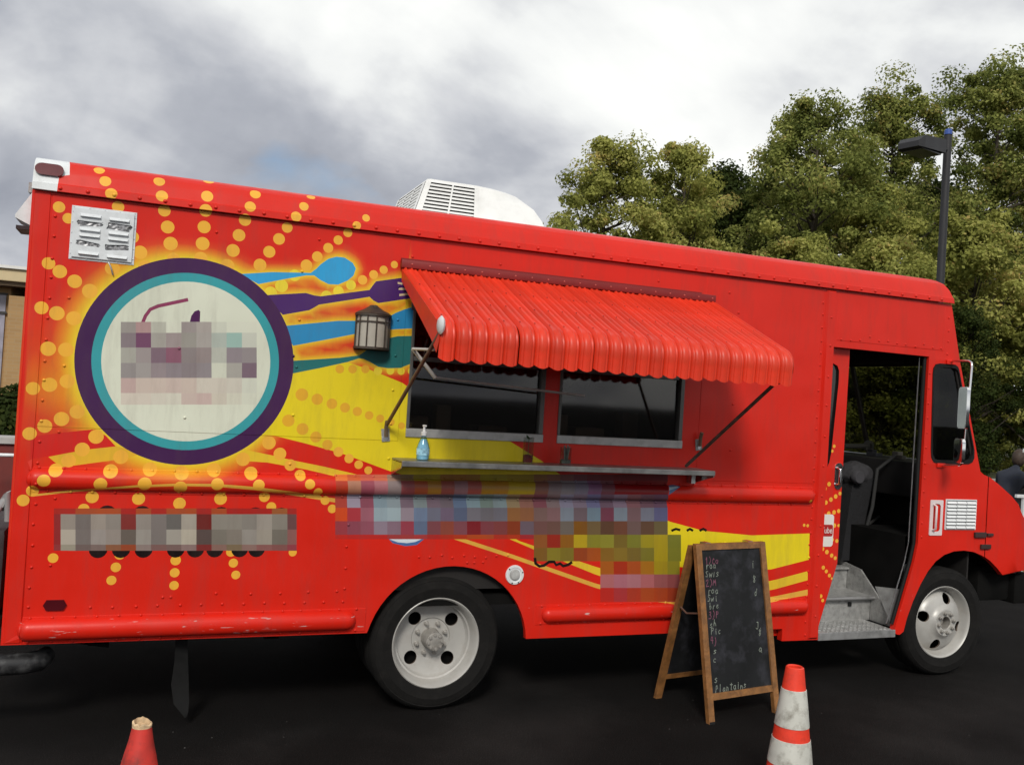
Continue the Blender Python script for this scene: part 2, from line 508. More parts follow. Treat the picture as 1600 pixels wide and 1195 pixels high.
# ------------------------------------------------------------------ truck side artwork (metres along the side, metres up)
ART = {
'dots':[[0.3,2.955,0.0274],[0.334,2.889,0.0283],[0.367,2.825,0.0292],[0.403,2.762,0.0301],[0.127,2.724,0.0287],[0.173,2.672,0.0271],[0.594,2.931,0.0289],[0.612,2.847,0.0306],[0.629,2.772,0.0315],[0.651,2.687,0.0341],[0.671,2.601,0.0359],[0.691,2.522,0.0325],[0.844,3.001,0.0286],[0.839,2.879,0.0312],[0.836,2.799,0.0329],[0.834,2.71,0.0337],[0.832,2.62,0.0354],[0.828,2.54,0.0346],[0.585,3.057,0.0255],[0.482,2.613,0.032],[0.524,2.537,0.0355],[0.555,2.464,0.0356],[0.097,2.432,0.0311],[0.151,2.396,0.0337],[0.223,2.353,0.0347],[0.297,2.31,0.0373],[0.396,2.438,0.036],[0.079,2.203,0.0326],[0.151,2.182,0.0361],[0.231,2.163,0.0363],[0.122,1.998,0.0368],[0.204,1.999,0.0362],[0.14,1.815,0.036],[0.22,1.838,0.0354],[0.066,1.792,0.0326],[0.131,1.604,0.0344],[0.206,1.644,0.0362],[0.276,1.684,0.0356],[0.065,1.563,0.0326],[0.373,1.56,0.0367],[0.312,1.491,0.0357],[0.252,1.432,0.0347],[0.197,1.383,0.0329],[0.148,1.331,0.0311],[0.096,1.274,0.0293],[0.057,1.225,0.0293],[0.498,1.459,0.037],[0.454,1.385,0.0352],[0.411,1.319,0.0326],[0.374,1.247,0.0316],[0.644,1.4,0.0357],[0.623,1.326,0.034],[0.598,1.242,0.0322],[0.803,1.385,0.0361],[0.801,1.31,0.0336],[0.967,1.405,0.0366],[0.987,1.332,0.0331],[1.012,1.249,0.0332],[1.116,1.467,0.037],[1.162,1.393,0.0353],[0.803,1.22,0.0318],[0.338,1.184,0.0274],[0.211,0.932,0.0247],[0.525,0.948,0.0261],[0.51,0.882,0.0252],[0.493,0.814,0.0244],[0.803,0.916,0.0266],[0.802,0.85,0.0249],[0.803,0.782,0.0241],[1.085,0.96,0.0263],[1.101,0.899,0.0246],[1.118,0.834,0.0237],[1.204,1.332,0.031],[1.243,1.264,0.0293],[1.284,1.208,0.0267],[1.373,1.443,0.0323],[1.429,1.389,0.0297],[1.481,1.343,0.028],[1.53,1.297,0.0254],[1.579,1.249,0.0255],[1.622,1.202,0.0246],[1.417,0.956,0.0225],[1.249,1.562,0.0365],[1.312,1.503,0.0348],[1.637,1.526,0.0283],[1.7,1.49,0.0266],[1.758,1.457,0.0249],[1.816,1.426,0.0231],[1.09,2.932,0.0291],[1.065,2.851,0.0299],[1.043,2.775,0.0325],[1.017,2.688,0.0333],[0.991,2.601,0.035],[0.966,2.513,0.0384],[1.397,2.975,0.0243],[1.355,2.894,0.026],[1.313,2.828,0.0287],[1.271,2.762,0.0295],[1.231,2.693,0.032],[1.183,2.616,0.0328],[1.138,2.538,0.0345],[1.708,2.873,0.0221],[1.654,2.821,0.0239],[1.61,2.775,0.0256],[1.558,2.726,0.0264],[1.505,2.675,0.0281],[1.447,2.619,0.0298],[1.39,2.564,0.0324],[1.114,3.057,0.0229],[1.892,2.623,0.0214],[1.831,2.586,0.0241],[1.774,2.552,0.0259],[1.712,2.515,0.0276],[4.927,1.13,0.0112],[4.958,1.127,0.0112],[4.943,1.301,0.0113]],
'ydots':[[1.329,2.501,0.0323],[1.261,2.435,0.0357],[1.205,2.392,0.0337],[1.647,2.479,0.0284],[1.578,2.436,0.0301],[1.512,2.404,0.0299],[1.835,2.0,0.0241],[1.908,2.007,0.0233],[1.972,2.009,0.0225],[2.033,2.013,0.0207]],
'odots':[[1.411,1.839,0.0351],[1.498,1.818,0.0317],[1.582,1.797,0.0301],[1.658,1.779,0.0284],[1.73,1.761,0.0267],[1.8,1.742,0.025],[1.866,1.727,0.0232],[1.93,1.709,0.0224],[1.996,1.691,0.0206],[1.346,1.69,0.034],[1.427,1.647,0.0333],[1.504,1.605,0.0317],[1.572,1.564,0.0291],[1.614,1.996,0.0247],[1.687,2.001,0.0248],[1.761,2.006,0.024]],
'ddots':[[5.203,1.688,0.0127],[5.188,1.653,0.0115],[5.137,1.565,0.0115],[5.12,1.432,0.0103],[5.176,1.416,0.0161],[5.142,1.383,0.0149],[5.098,1.26,0.0137],[5.156,1.284,0.0161],[5.2,1.306,0.0161],[5.241,1.329,0.0161],[5.278,1.351,0.0139],[5.1,1.108,0.0126],[5.243,1.121,0.0161],[5.282,1.121,0.0116],[5.232,1.019,0.0138],[5.273,1.01,0.0139],[5.15,0.953,0.0149],[5.19,0.931,0.0161],[5.234,0.906,0.015],[5.267,0.887,0.0138],[5.132,0.853,0.0149],[5.165,0.82,0.0149],[5.194,0.793,0.0138],[5.224,0.763,0.0138],[5.247,0.741,0.0092],[5.119,0.682,0.0114],[5.137,0.65,0.0126],[5.158,0.617,0.0138],[5.176,0.586,0.0126],[5.141,1.197,0.0149],[5.187,1.206,0.0161],[5.234,1.215,0.0161],[5.275,1.225,0.015]],
'shapes':[["e6cf22",[[1.307,1.872],[1.353,1.953],[1.504,1.995],[1.657,2.037],[1.78,2.007],[1.877,1.976],[1.984,1.941],[2.019,1.92],[2.313,1.801],[2.643,1.647],[2.894,1.518],[3.03,1.434],[3.423,1.277],[3.848,1.145],[4.108,1.087],[4.494,1.058],[4.978,1.073],[4.985,0.889],[4.669,0.825],[4.381,0.811],[3.927,0.85],[3.585,0.936],[3.164,1.079],[2.722,1.215],[2.289,1.34],[1.946,1.424],[1.738,1.492],[1.644,1.521],[1.46,1.564],[1.281,1.602],[1.233,1.606],[1.159,1.605]]],["e4be30",[[1.122,1.52],[1.288,1.49],[1.377,1.471],[1.558,1.44],[1.735,1.404],[2.056,1.324],[2.475,1.173],[2.785,1.019],[3.314,0.857],[3.644,0.771],[3.985,0.71],[4.389,0.703],[4.716,0.754],[4.98,0.809],[4.984,0.746],[4.71,0.688],[4.393,0.642],[3.989,0.651],[3.648,0.708],[3.317,0.808],[2.892,0.964],[2.479,1.123],[2.071,1.281],[1.624,1.387],[1.469,1.419],[1.247,1.453],[1.118,1.458]]],["dfa944",[[0.095,1.254],[0.27,1.281],[0.583,1.318],[0.796,1.332],[0.988,1.334],[1.19,1.322],[1.411,1.296],[1.633,1.261],[2.001,1.169],[2.37,1.05],[2.74,0.938],[3.321,0.751],[3.65,0.671],[3.991,0.626],[4.382,0.608],[4.719,0.64],[4.988,0.681],[4.991,0.64],[4.708,0.609],[4.367,0.579],[3.973,0.6],[3.652,0.638],[3.323,0.723],[2.742,0.913],[2.372,1.026],[2.003,1.145],[1.634,1.238],[1.417,1.271],[1.192,1.303],[0.989,1.318],[0.797,1.318],[0.583,1.305],[0.27,1.27],[0.095,1.244]]],["d0231c",[[0.07,1.547],[0.223,1.576],[0.365,1.598],[0.42,1.566],[0.47,1.513],[0.348,1.494],[0.252,1.472],[0.077,1.433]]],["e0b030",[[0.157,1.448],[0.252,1.472],[0.348,1.494],[0.47,1.513],[0.612,1.489],[0.536,1.454],[0.383,1.426],[0.219,1.396]]]],
'uten':[["35a0d6",[[1.036,2.477],[1.206,2.506],[1.417,2.524],[1.447,2.552],[1.467,2.577],[1.51,2.614],[1.555,2.631],[1.601,2.631],[1.649,2.606],[1.669,2.576],[1.658,2.534],[1.627,2.503],[1.574,2.474],[1.52,2.471],[1.473,2.489],[1.436,2.512],[1.391,2.507],[1.278,2.475],[1.137,2.432]]],["4a2668",[[1.163,2.373],[1.397,2.409],[1.443,2.4],[1.479,2.398],[1.756,2.462],[1.773,2.49],[1.79,2.515],[1.94,2.551],[2.031,2.578],[2.039,2.446],[1.812,2.391],[1.783,2.403],[1.758,2.422],[1.473,2.35],[1.447,2.331],[1.421,2.314],[1.278,2.275]]],["2f8cc0",[[1.277,2.212],[1.587,2.269],[1.725,2.281],[1.827,2.295],[1.878,2.318],[1.92,2.345],[1.966,2.368],[2.051,2.401],[2.061,2.334],[2.055,2.267],[1.973,2.256],[1.888,2.244],[1.693,2.204],[1.512,2.153],[1.345,2.108]]],["27706f",[[1.324,2.021],[1.609,2.06],[1.719,2.082],[1.768,2.12],[1.835,2.179],[1.938,2.21],[2.034,2.22],[2.04,2.152],[2.03,2.057],[1.969,2.027],[1.893,2.02],[1.835,2.025],[1.787,2.048],[1.748,2.063],[1.72,2.065],[1.657,2.04],[1.504,1.995],[1.346,1.952]]]],
'tines':[["d9c2a0",[[1.918,2.525],[1.947,2.523],[1.948,2.511],[1.919,2.513]]],["d9c2a0",[[1.926,2.492],[1.976,2.495],[1.977,2.483],[1.927,2.479]]],["d9c2a0",[[1.932,2.456],[1.999,2.47],[2.0,2.458],[1.933,2.443]]]],
'rings':[["43204e",[0.8,1.981,0.555]],["3a9ca3",[0.799,1.979,0.475]],["d8dbc8",[0.797,1.978,0.428]]],
'logo':[["8e3a5e",[[0.566,2.159],[0.579,2.202],[0.598,2.235],[0.634,2.255],[0.78,2.303],[0.775,2.321],[0.628,2.273],[0.587,2.249],[0.563,2.209],[0.55,2.165]]],["4a1c4e",[[0.792,2.182],[0.799,2.226],[0.814,2.252],[0.834,2.262],[0.843,2.254],[0.845,2.187]]]],
'black':[["100c0c",[[2.884,0.915],[2.893,0.876],[2.927,0.854],[2.963,0.86],[2.995,0.881],[3.023,0.882],[3.039,0.861],[3.066,0.87],[3.089,0.854],[3.129,0.863],[3.156,0.881],[3.144,0.895],[3.12,0.879],[3.091,0.872],[3.068,0.888],[3.043,0.878],[3.03,0.898],[2.988,0.898],[2.954,0.876],[2.93,0.871],[2.909,0.885],[2.902,0.917]]],["100c0c",[[3.861,1.079],[3.892,1.091],[3.923,1.083],[3.927,1.099],[3.889,1.107],[3.853,1.094]]],["100c0c",[[3.98,1.08],[3.999,1.091],[4.019,1.08],[4.028,1.094],[3.998,1.108],[3.969,1.094]]],["100c0c",[[4.078,1.08],[4.103,1.092],[4.124,1.08],[4.133,1.095],[4.102,1.109],[4.068,1.095]]]],
'cres':[["4a6ca0",[[1.946,1.045],[1.987,1.007],[2.065,0.989],[2.133,0.996],[2.194,1.045]]],["d6dfe6",[[1.966,1.03],[2.016,1.012],[2.074,1.007],[2.122,1.014],[2.16,1.03]]],["5f7fa8",[[3.803,1.384],[3.848,1.389],[3.89,1.38],[3.844,1.357],[3.792,1.325]]],["b8cad6",[[3.801,1.375],[3.867,1.382],[3.874,1.375],[3.795,1.356]]]],
'mos':[[[[[0.454,2.164],[0.526,2.17],[0.6,2.177],[0.675,2.183],[0.751,2.19],[0.827,2.197],[0.904,2.203],[0.982,2.21],[1.062,2.217],[1.14,2.224]],[[0.457,2.107],[0.53,2.113],[0.604,2.119],[0.678,2.125],[0.755,2.132],[0.831,2.138],[0.908,2.144],[0.986,2.151],[1.066,2.158],[1.144,2.164]],[[0.462,2.03],[0.535,2.036],[0.609,2.041],[0.683,2.047],[0.759,2.053],[0.836,2.059],[0.913,2.065],[0.991,2.071],[1.071,2.077],[1.149,2.083]],[[0.467,1.95],[0.54,1.955],[0.614,1.96],[0.688,1.966],[0.765,1.971],[0.841,1.976],[0.918,1.982],[0.996,1.987],[1.077,1.993],[1.155,1.999]],[[0.472,1.871],[0.545,1.876],[0.619,1.881],[0.694,1.886],[0.77,1.891],[0.847,1.896],[0.924,1.901],[1.001,1.906],[1.082,1.911],[1.16,1.916]],[[0.477,1.793],[0.55,1.797],[0.624,1.801],[0.699,1.806],[0.775,1.81],[0.852,1.815],[0.929,1.819],[1.007,1.824],[1.087,1.829],[1.165,1.833]],[[0.481,1.732],[0.554,1.736],[0.628,1.74],[0.702,1.744],[0.779,1.749],[0.856,1.753],[0.933,1.757],[1.011,1.761],[1.091,1.766],[1.169,1.77]]],[["9c9690","b0908e","bcbcae","d8dac8","9a918e","aaa29c","cccebe","d6d8c6","d6d8c6"],["887c80","744a66","a8a49c","9e9290","98948c","a8a29c","b0b8ae","9cbab0","c8cabc"],["a8a69c","9c9290","806a76","8a5a6c","8a807f","948886","b8baae","90868a","948c8c"],["948e8c","a09a96","94888a","8c8286","887e80","90888a","cfd1bf","a8a49c","7c6874"],["bfa6a0","c8b8ac","c8b8ac","c6b4aa","c6b6aa","ccc4b6","ccc4b6","ccc6b8","d0d2c2"],["d0c6b8","d0c6b8","d0cabb","d2cebe","c6b4aa","c6b0a8","ccc4b4","d2d0be","d4d6c4"]]],[[[[0.199,1.186],[0.23,1.186],[0.3,1.187],[0.371,1.188],[0.442,1.189],[0.515,1.19],[0.589,1.191],[0.663,1.192],[0.739,1.193],[0.814,1.194],[0.891,1.195],[0.968,1.196],[1.047,1.197],[1.127,1.198],[1.206,1.199],[1.288,1.2],[1.372,1.201],[1.423,1.202]],[[0.201,1.156],[0.232,1.157],[0.301,1.157],[0.373,1.158],[0.444,1.159],[0.517,1.16],[0.59,1.16],[0.665,1.161],[0.741,1.162],[0.816,1.163],[0.893,1.164],[0.97,1.164],[1.049,1.165],[1.129,1.166],[1.208,1.167],[1.29,1.168],[1.374,1.169],[1.425,1.169]],[[0.206,1.078],[0.237,1.078],[0.306,1.078],[0.378,1.078],[0.449,1.079],[0.522,1.079],[0.596,1.079],[0.67,1.08],[0.746,1.08],[0.821,1.081],[0.898,1.081],[0.976,1.081],[1.054,1.082],[1.135,1.082],[1.213,1.082],[1.296,1.083],[1.38,1.083],[1.431,1.083]],[[0.21,1.001],[0.242,1.001],[0.311,1.001],[0.383,1.001],[0.454,1.0],[0.527,1.0],[0.6,1.0],[0.675,1.0],[0.751,1.0],[0.826,1.0],[0.903,1.0],[0.981,1.0],[1.059,1.0],[1.14,1.0],[1.218,0.999],[1.301,0.999],[1.385,0.999],[1.436,0.999]],[[0.212,0.97],[0.244,0.97],[0.313,0.969],[0.385,0.969],[0.456,0.969],[0.529,0.968],[0.603,0.968],[0.677,0.968],[0.753,0.968],[0.828,0.967],[0.905,0.967],[0.983,0.967],[1.061,0.967],[1.142,0.966],[1.22,0.966],[1.303,0.966],[1.387,0.965],[1.438,0.965]]],[["a82a22","a82a22","a84c28","a84c28","a84c28","a82620","a84c28","a82a22","a84c28","a84c28","a82620","a84c28","a82620","a82620","a82620","9a5a32","a82620"],["902c2c","948a80","746c68","988e84","8c847c","803430","928a82","7c7470","686460","a49c90","702420","8c867c","8c867c","868078","9c948a","888278","6c4848"],["902c2c","b0a698","78706c","98908a","948a82","6a6058","9a948c","7c7470","a09a90","b4ac9c","5a4c48","7c766c","847c72","948e86","9c9488","746e64","8c5c58"],["903838","989080","70605c","7c6a64","8a5a40","96482c","8c7c76","7c5c58","78605c","8c7470","802c2a","8a6a60","7c6a52","8c6e66","8c5c58","845450","904048"]]],[[[[1.627,1.397],[1.696,1.399],[1.772,1.401],[1.85,1.403],[1.93,1.405],[2.009,1.407],[2.089,1.409],[2.17,1.412],[2.252,1.414],[2.334,1.416],[2.418,1.418],[2.504,1.42],[2.588,1.423],[2.677,1.425],[2.762,1.427],[2.853,1.43],[2.943,1.432],[3.033,1.434],[3.125,1.437],[3.219,1.439],[3.313,1.442],[3.408,1.444],[3.505,1.447],[3.603,1.45],[3.702,1.452],[3.805,1.455]],[[1.623,1.365],[1.691,1.366],[1.767,1.368],[1.845,1.37],[1.924,1.371],[2.003,1.373],[2.083,1.375],[2.164,1.376],[2.247,1.378],[2.329,1.38],[2.414,1.382],[2.501,1.383],[2.586,1.385],[2.678,1.386],[2.764,1.388],[2.855,1.39],[2.945,1.392],[3.035,1.394],[3.127,1.397],[3.221,1.399],[3.316,1.401],[3.411,1.403],[3.507,1.406],[3.606,1.408],[3.705,1.411],[3.808,1.413]],[[1.632,1.286],[1.7,1.288],[1.775,1.29],[1.852,1.291],[1.93,1.293],[2.009,1.295],[2.088,1.296],[2.168,1.298],[2.249,1.3],[2.33,1.302],[2.413,1.303],[2.499,1.305],[2.582,1.307],[2.67,1.308],[2.754,1.31],[2.844,1.312],[2.933,1.314],[3.021,1.315],[3.112,1.317],[3.206,1.319],[3.299,1.321],[3.393,1.322],[3.489,1.324],[3.587,1.326],[3.685,1.328],[3.786,1.33]],[[1.64,1.208],[1.708,1.209],[1.785,1.21],[1.862,1.211],[1.942,1.212],[2.022,1.213],[2.101,1.214],[2.183,1.215],[2.265,1.216],[2.347,1.217],[2.431,1.219],[2.517,1.22],[2.601,1.221],[2.69,1.222],[2.775,1.223],[2.866,1.224],[2.956,1.226],[3.046,1.227],[3.138,1.228],[3.233,1.229],[3.327,1.23],[3.422,1.232],[3.519,1.233],[3.618,1.234],[3.717,1.236],[3.819,1.237]],[[1.644,1.132],[1.713,1.132],[1.79,1.133],[1.867,1.133],[1.947,1.134],[2.027,1.135],[2.106,1.135],[2.188,1.136],[2.27,1.137],[2.352,1.137],[2.436,1.138],[2.522,1.139],[2.607,1.139],[2.696,1.14],[2.781,1.141],[2.872,1.141],[2.962,1.142],[3.052,1.143],[3.144,1.144],[3.238,1.144],[3.333,1.145],[3.428,1.146],[3.525,1.147],[3.624,1.147],[3.723,1.148],[3.825,1.149]],[[1.649,1.055],[1.718,1.055],[1.795,1.056],[1.873,1.056],[1.952,1.056],[2.032,1.056],[2.112,1.056],[2.193,1.057],[2.275,1.057],[2.357,1.057],[2.442,1.057],[2.528,1.058],[2.612,1.058],[2.701,1.058],[2.786,1.058],[2.877,1.058],[2.967,1.059],[3.057,1.059],[3.15,1.059],[3.244,1.059],[3.338,1.06],[3.434,1.06],[3.531,1.06],[3.63,1.06],[3.729,1.061],[3.831,1.061]],[[1.651,1.03],[1.72,1.03],[1.796,1.03],[1.874,1.03],[1.954,1.03],[2.034,1.03],[2.113,1.03],[2.195,1.03],[2.277,1.03],[2.359,1.03],[2.443,1.03],[2.53,1.031],[2.614,1.031],[2.703,1.031],[2.788,1.031],[2.879,1.031],[2.969,1.031],[3.059,1.031],[3.151,1.031],[3.246,1.031],[3.34,1.031],[3.436,1.031],[3.532,1.031],[3.631,1.031],[3.73,1.032],[3.833,1.032]]],[["e0763c","c9603c","c9604f","c76a50","9a7a6a","8a6f50","9e8a28","9e8a28","9a6a30","9a6a30","9a6f30","9e8d25","9a8a28","97801f","97801f","8a6038","8a5a48","7a4a48","703840","702830","701820","701018","701018","701018","701018"],["b83c24","b07a62","9a4c5a","aa6a70","8a7a78","8a4648","9a4c30","9c6e2c","8e4a42","8a6468","944a42","9a7024","9e7024","a48a24","a48a24","805448","7a6a6c","7c7478","787080","7a5474","74404a","840c10","840c10","840c10","840c10"],["b04438","9c90a0","8c4c5c","80929c","88949a","74626e","7c888a","74626e","6c6068","60708a","7c9098","70807a","7c8c90","8e7a5c","8c6054","7c4852","7c6a6c","807c90","7a6c7c","68688a","6a5464","7c6a7c","7c545a","6a4c58","64485c"],["d04a20","a83840","9c5e6c","92a2aa","9aaab0","90828c","6c7c96","6c6c7c","6e5e72","586078","726e76","6a666c","6c6a74","8c5e38","8a5a3c","765c58","7e5e60","78808c","6a5a60","6c7e8c","703c4c","76808c","72585c","707280","5a5a7c"],["9a3c44","8a4654","90505f","8c7c8a","846a78","943e4c","5f6c86","7c464c","8c4638","7e4850","7c2228","7c3c44","7e3c3c","863a20","6a5a64","6e4c48","6a4c44","6a6058","7c5018","6e5a3c","5c4030","6c4434","6a5450","5e4434","665a3c"],["c02a22","b82a26","b82a26","b82a26","a03a3a","a03a3a","a83a3a","b02a26","b0301e","b0381e","b0481e","b0481e","b0301e","b0381e","a02c30","a02c30","a02c30","a02c30","a03a22","a03a22","9c5a22","9c5a22","8c5a22","8c5a22","8c5a22"]]],[[[[2.877,1.058],[2.967,1.059],[3.057,1.059],[3.15,1.059],[3.244,1.059],[3.338,1.06],[3.434,1.06],[3.531,1.06],[3.63,1.06],[3.729,1.061],[3.831,1.061],[3.932,1.061]],[[2.883,0.977],[2.973,0.977],[3.063,0.977],[3.155,0.977],[3.249,0.977],[3.344,0.976],[3.439,0.976],[3.536,0.976],[3.635,0.976],[3.734,0.975],[3.837,0.975],[3.938,0.975]],[[2.888,0.895],[2.978,0.894],[3.068,0.893],[3.161,0.892],[3.255,0.892],[3.35,0.891],[3.445,0.89],[3.542,0.889],[3.641,0.889],[3.74,0.888],[3.843,0.887],[3.944,0.886]]],[["8c5228","942a1c","8c5a1c","b49a1c","86802a","8a8430","746028","78762a","988a22","a6921e","76762c"],["7c5824","847628","7c6c26","94401a","a44e1c","846024","826a28","746028","78702a","a6921e","7a782c"]]],[[[[3.348,0.891],[3.444,0.89],[3.542,0.889],[3.64,0.889],[3.74,0.888],[3.841,0.887],[3.934,0.886]],[[3.354,0.807],[3.45,0.806],[3.547,0.805],[3.646,0.804],[3.746,0.802],[3.847,0.801],[3.94,0.8]],[[3.359,0.722],[3.456,0.72],[3.553,0.718],[3.652,0.717],[3.752,0.715],[3.853,0.713],[3.946,0.711]],[[3.365,0.632],[3.462,0.63],[3.559,0.628],[3.658,0.625],[3.758,0.623],[3.859,0.621],[3.952,0.618]]],[["a4581c","a43018","a84c1e","a46c20","a08a20","8a8028"],["ac6668","a86874","ac7078","ac6466","985656","8c4a4a"],["b82c24","a83638","ac3a26","a84a26","a84422","983a22"]]]],
'dstripe':[["e3c52c",[[5.032,1.067],[5.128,1.073],[5.14,0.893],[5.045,0.876]]],["e3c52c",[[5.041,0.801],[5.112,0.813],[5.112,0.743],[5.046,0.728]]],["dfb53a",[[5.043,0.67],[5.123,0.688],[5.119,0.644],[5.042,0.63]]]]
}

ZD = 2.797
COVE = [(0, -.022, 2.797), (.006, -.028, 2.800), (.040, -.024, 2.836), (.046, -.017, 2.841), (.110, .004, 2.905), (.150, .022, 2.941), (.185, .050, 2.963), (.215, .078, 2.976), (.270, .132, 2.988)]
RIBS = [(.115, 4.94, 1.335, .052, .045), (.125, 1.74, .568, .056, .05), (3.01, 4.94, .563, .050, .045)]
PLATES = [(5.008, 5.092, .335, 2.79, .018), (.012, .088, .503, 2.79, .005), (.092, 4.985, 1.264, 1.397, .003), (.092, 1.856, .499, .634, .003), (2.92, 4.985, .50, .625, .003), (.092, 1.98, 1.60, 2.785, .0022), (4.02, 4.985, 1.42, 2.785, .0022), (5.12, 6.12, 2.44, 2.785, .0022)]
RED = hx('d8231a')


def livery_mat():
    m = bpy.data.materials.new('livery_paint')
    m.use_nodes = True
    t = m.node_tree
    b = t.nodes['Principled BSDF']
    ap = nn(t, 'ShaderNodeAttribute', attribute_name='paint')
    ag = nn(t, 'ShaderNodeAttribute', attribute_name='halo')
    g = nn(t, 'ShaderNodeTexCoord')
    base = ramp(t, ag.outputs['Fac'], [(0, (.67, .0180, .0075)), (.30, (.69, .055, .012)), (.6, (.76, .24, .02)), (1, (.82, .60, .03))])
    n = nn(t, 'ShaderNodeTexNoise')
    n.inputs['Scale'].default_value = 1.6
    n.inputs['Detail'].default_value = 8
    n.inputs['Roughness'].default_value = .62
    t.links.new(g.outputs['Object'], n.inputs['Vector'])
    c = mixc(t, ap.outputs['Alpha'], base, ap.outputs['Color'])
    v = ramp(t, n.outputs[0], [(.3, (.93, .93, .93)), (.7, (1.03, 1.03, 1.03))])
    mm = nn(t, 'ShaderNodeMix', data_type='RGBA', blend_type='MULTIPLY')
    mm.inputs[0].default_value = 1
    t.links.new(c, mm.inputs[6])
    t.links.new(v, mm.inputs[7])
    # road film that thins out upwards in streaks
    nd = nn(t, 'ShaderNodeTexNoise')
    nd.inputs['Scale'].default_value = 9
    nd.inputs['Detail'].default_value = 9
    nd.inputs['Roughness'].default_value = .7
    mp = nn(t, 'ShaderNodeMapping')
    mp.inputs['Scale'].default_value = (1, 1, .18)
    t.links.new(g.outputs['Object'], mp.inputs[0])
    t.links.new(mp.outputs[0], nd.inputs['Vector'])
    df = ramp(t, nd.outputs[0], [(.48, (0, 0, 0)), (.78, (.27, .27, .27))])
    c2 = mixc(t, df, mm.outputs[2], (.10, .055, .045))
    # paint chips and scuffs low on the body
    sz = nn(t, 'ShaderNodeSeparateXYZ')
    t.links.new(g.outputs['Object'], sz.inputs[0])
    band = ramp(t, sz.outputs[2], [(.49, (0, 0, 0)), (.53, (1, 1, 1)), (.585, (1, 1, 1)), (.64, (0, 0, 0))])
    nc = nn(t, 'ShaderNodeTexNoise')
    nc.inputs['Scale'].default_value = 1
    nc.inputs['Detail'].default_value = 6
    mc = nn(t, 'ShaderNodeMapping')
    mc.inputs['Scale'].default_value = (9, 9, 60)
    t.links.new(g.outputs['Object'], mc.inputs[0])
    t.links.new(mc.outputs[0], nc.inputs['Vector'])
    chip = ramp(t, nc.outputs[0], [(.66, (0, 0, 0)), (.69, (.8, .8, .8))])
    c2 = mixc(t, math_node(t, 'MULTIPLY', band, chip), c2, (.55, .42, .40))
    t.links.new(c2, b.inputs['Base Color'])
    rr = ramp(t, nd.outputs[0], [(.3, (.30, .30, .30)), (.75, (.52, .52, .52))])
    t.links.new(rr, b.inputs['Roughness'])
    b.inputs['Specular IOR Level'].default_value = .26
    b.inputs['Coat Weight'].default_value = .05
    b.inputs['Coat Roughness'].default_value = .15
    nb = nn(t, 'ShaderNodeTexNoise')
    nb.inputs['Scale'].default_value = 2.3
    nb.inputs['Detail'].default_value = 1.5
    t.links.new(g.outputs['Object'], nb.inputs['Vector'])
    bp = nn(t, 'ShaderNodeBump')
    bp.inputs['Strength'].default_value = .85
    bp.inputs['Distance'].default_value = .02
    t.links.new(nb.outputs[0], bp.inputs['Height'])
    nf = nn(t, 'ShaderNodeTexNoise')
    nf.inputs['Scale'].default_value = 240
    t.links.new(g.outputs['Object'], nf.inputs['Vector'])
    bf = nn(t, 'ShaderNodeBump')
    bf.inputs['Strength'].default_value = .05
    bf.inputs['Distance'].default_value = .003
    t.links.new(nf.outputs[0], bf.inputs['Height'])
    t.links.new(bp.outputs[0], bf.inputs['Normal'])
    t.links.new(bf.outputs[0], b.inputs['Normal'])
    return m


LIV = livery_mat()
M_RED = mat('red_paint', (.67, .0180, .0075), .4, spec=.28, coat=.04, var=.05, scale=2)
M_WHITE = mat('white_paint', (.74, .76, .77), .45, var=.06, scale=5, dirt=(.32, .29, .25), dirtamt=.35)
M_BLACK = mat('black_rubber', (.007, .007, .007), .7, var=.2, spec=.3)
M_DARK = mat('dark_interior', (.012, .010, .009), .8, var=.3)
M_CHAS = mat('chassis_black', (.005, .0048, .0045), .9, var=.4, spec=.12)
M_ALU = mat('aluminium', (.52, .53, .54), .38, metal=.9, var=.15, scale=12, dirt=(.2, .19, .17), dirtamt=.5)
M_STEEL = mat('stainless_steel', (.55, .55, .54), .3, metal=1, var=.12, scale=14)
M_CHROME = mat('chrome', (.8, .8, .8), .1, metal=1, var=.03)
M_GALV = mat('step_plate', (.34, .34, .33), .5, metal=.3, var=.18, scale=18, bump=.4, bscale=70, dirt=(.10, .095, .09), dirtamt=.45)
M_TREAD = mat('tread_plate', (.42, .42, .41), .45, metal=.35, var=.2, scale=20, bump=.5, bscale=90, dirt=(.14, .13, .12), dirtamt=.5)
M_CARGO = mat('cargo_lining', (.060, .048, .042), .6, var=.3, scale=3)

truck = empty('food_truck')
tag(truck, 'red step van food truck with yellow dot livery and a red awning over its windows', 'food truck')

# outline of the near side: x along, s up
RA = [(2.363 - .505 * math.cos(a), .38 + .49 * math.sin(a)) for a in np.linspace(.232, PI - .075, 26)]
FA = [(5.88, .355), (5.905, .45), (5.955, .575), (6.02, .70), (6.085, .795), (6.155, .868), (6.235, .915), (6.33, .942), (6.43, .948), (6.53, .937), (6.62, .908), (6.70, .866), (6.775, .81), (6.834, .757)]
NOSE = [(7.27, .775), (7.34, .95), (7.27, 1.06), (7.14, 1.15), (7.04, 1.225), (6.978, 1.304), (6.892, 1.367), (6.75, 1.454), (6.646, 1.51), (6.592, 1.527), (6.556, 1.55)]
SLOPE = [(6.291, 2.372), (6.177, ZD)]
CORNER = [(6.170, ZD + .05), (6.150, ZD + .10), (6.110, ZD + .155), (6.05, ZD + .205), (5.97, ZD + .245), (5.88, ZD + .27)]
OUTER = [(0, .495), (1.868, .49)] + RA[1:-1] + [(2.866, .418), (4.79, .412), (4.79, .328), (5.10, .325), (5.10, 2.393), (5.985, 2.388), (5.973, 1.0), (5.945, .86), (5.80, .40), (5.795, .36), (5.81, .338), (5.845, .333)] + FA + NOSE + SLOPE + CORNER + [(0, ZD + .27)]
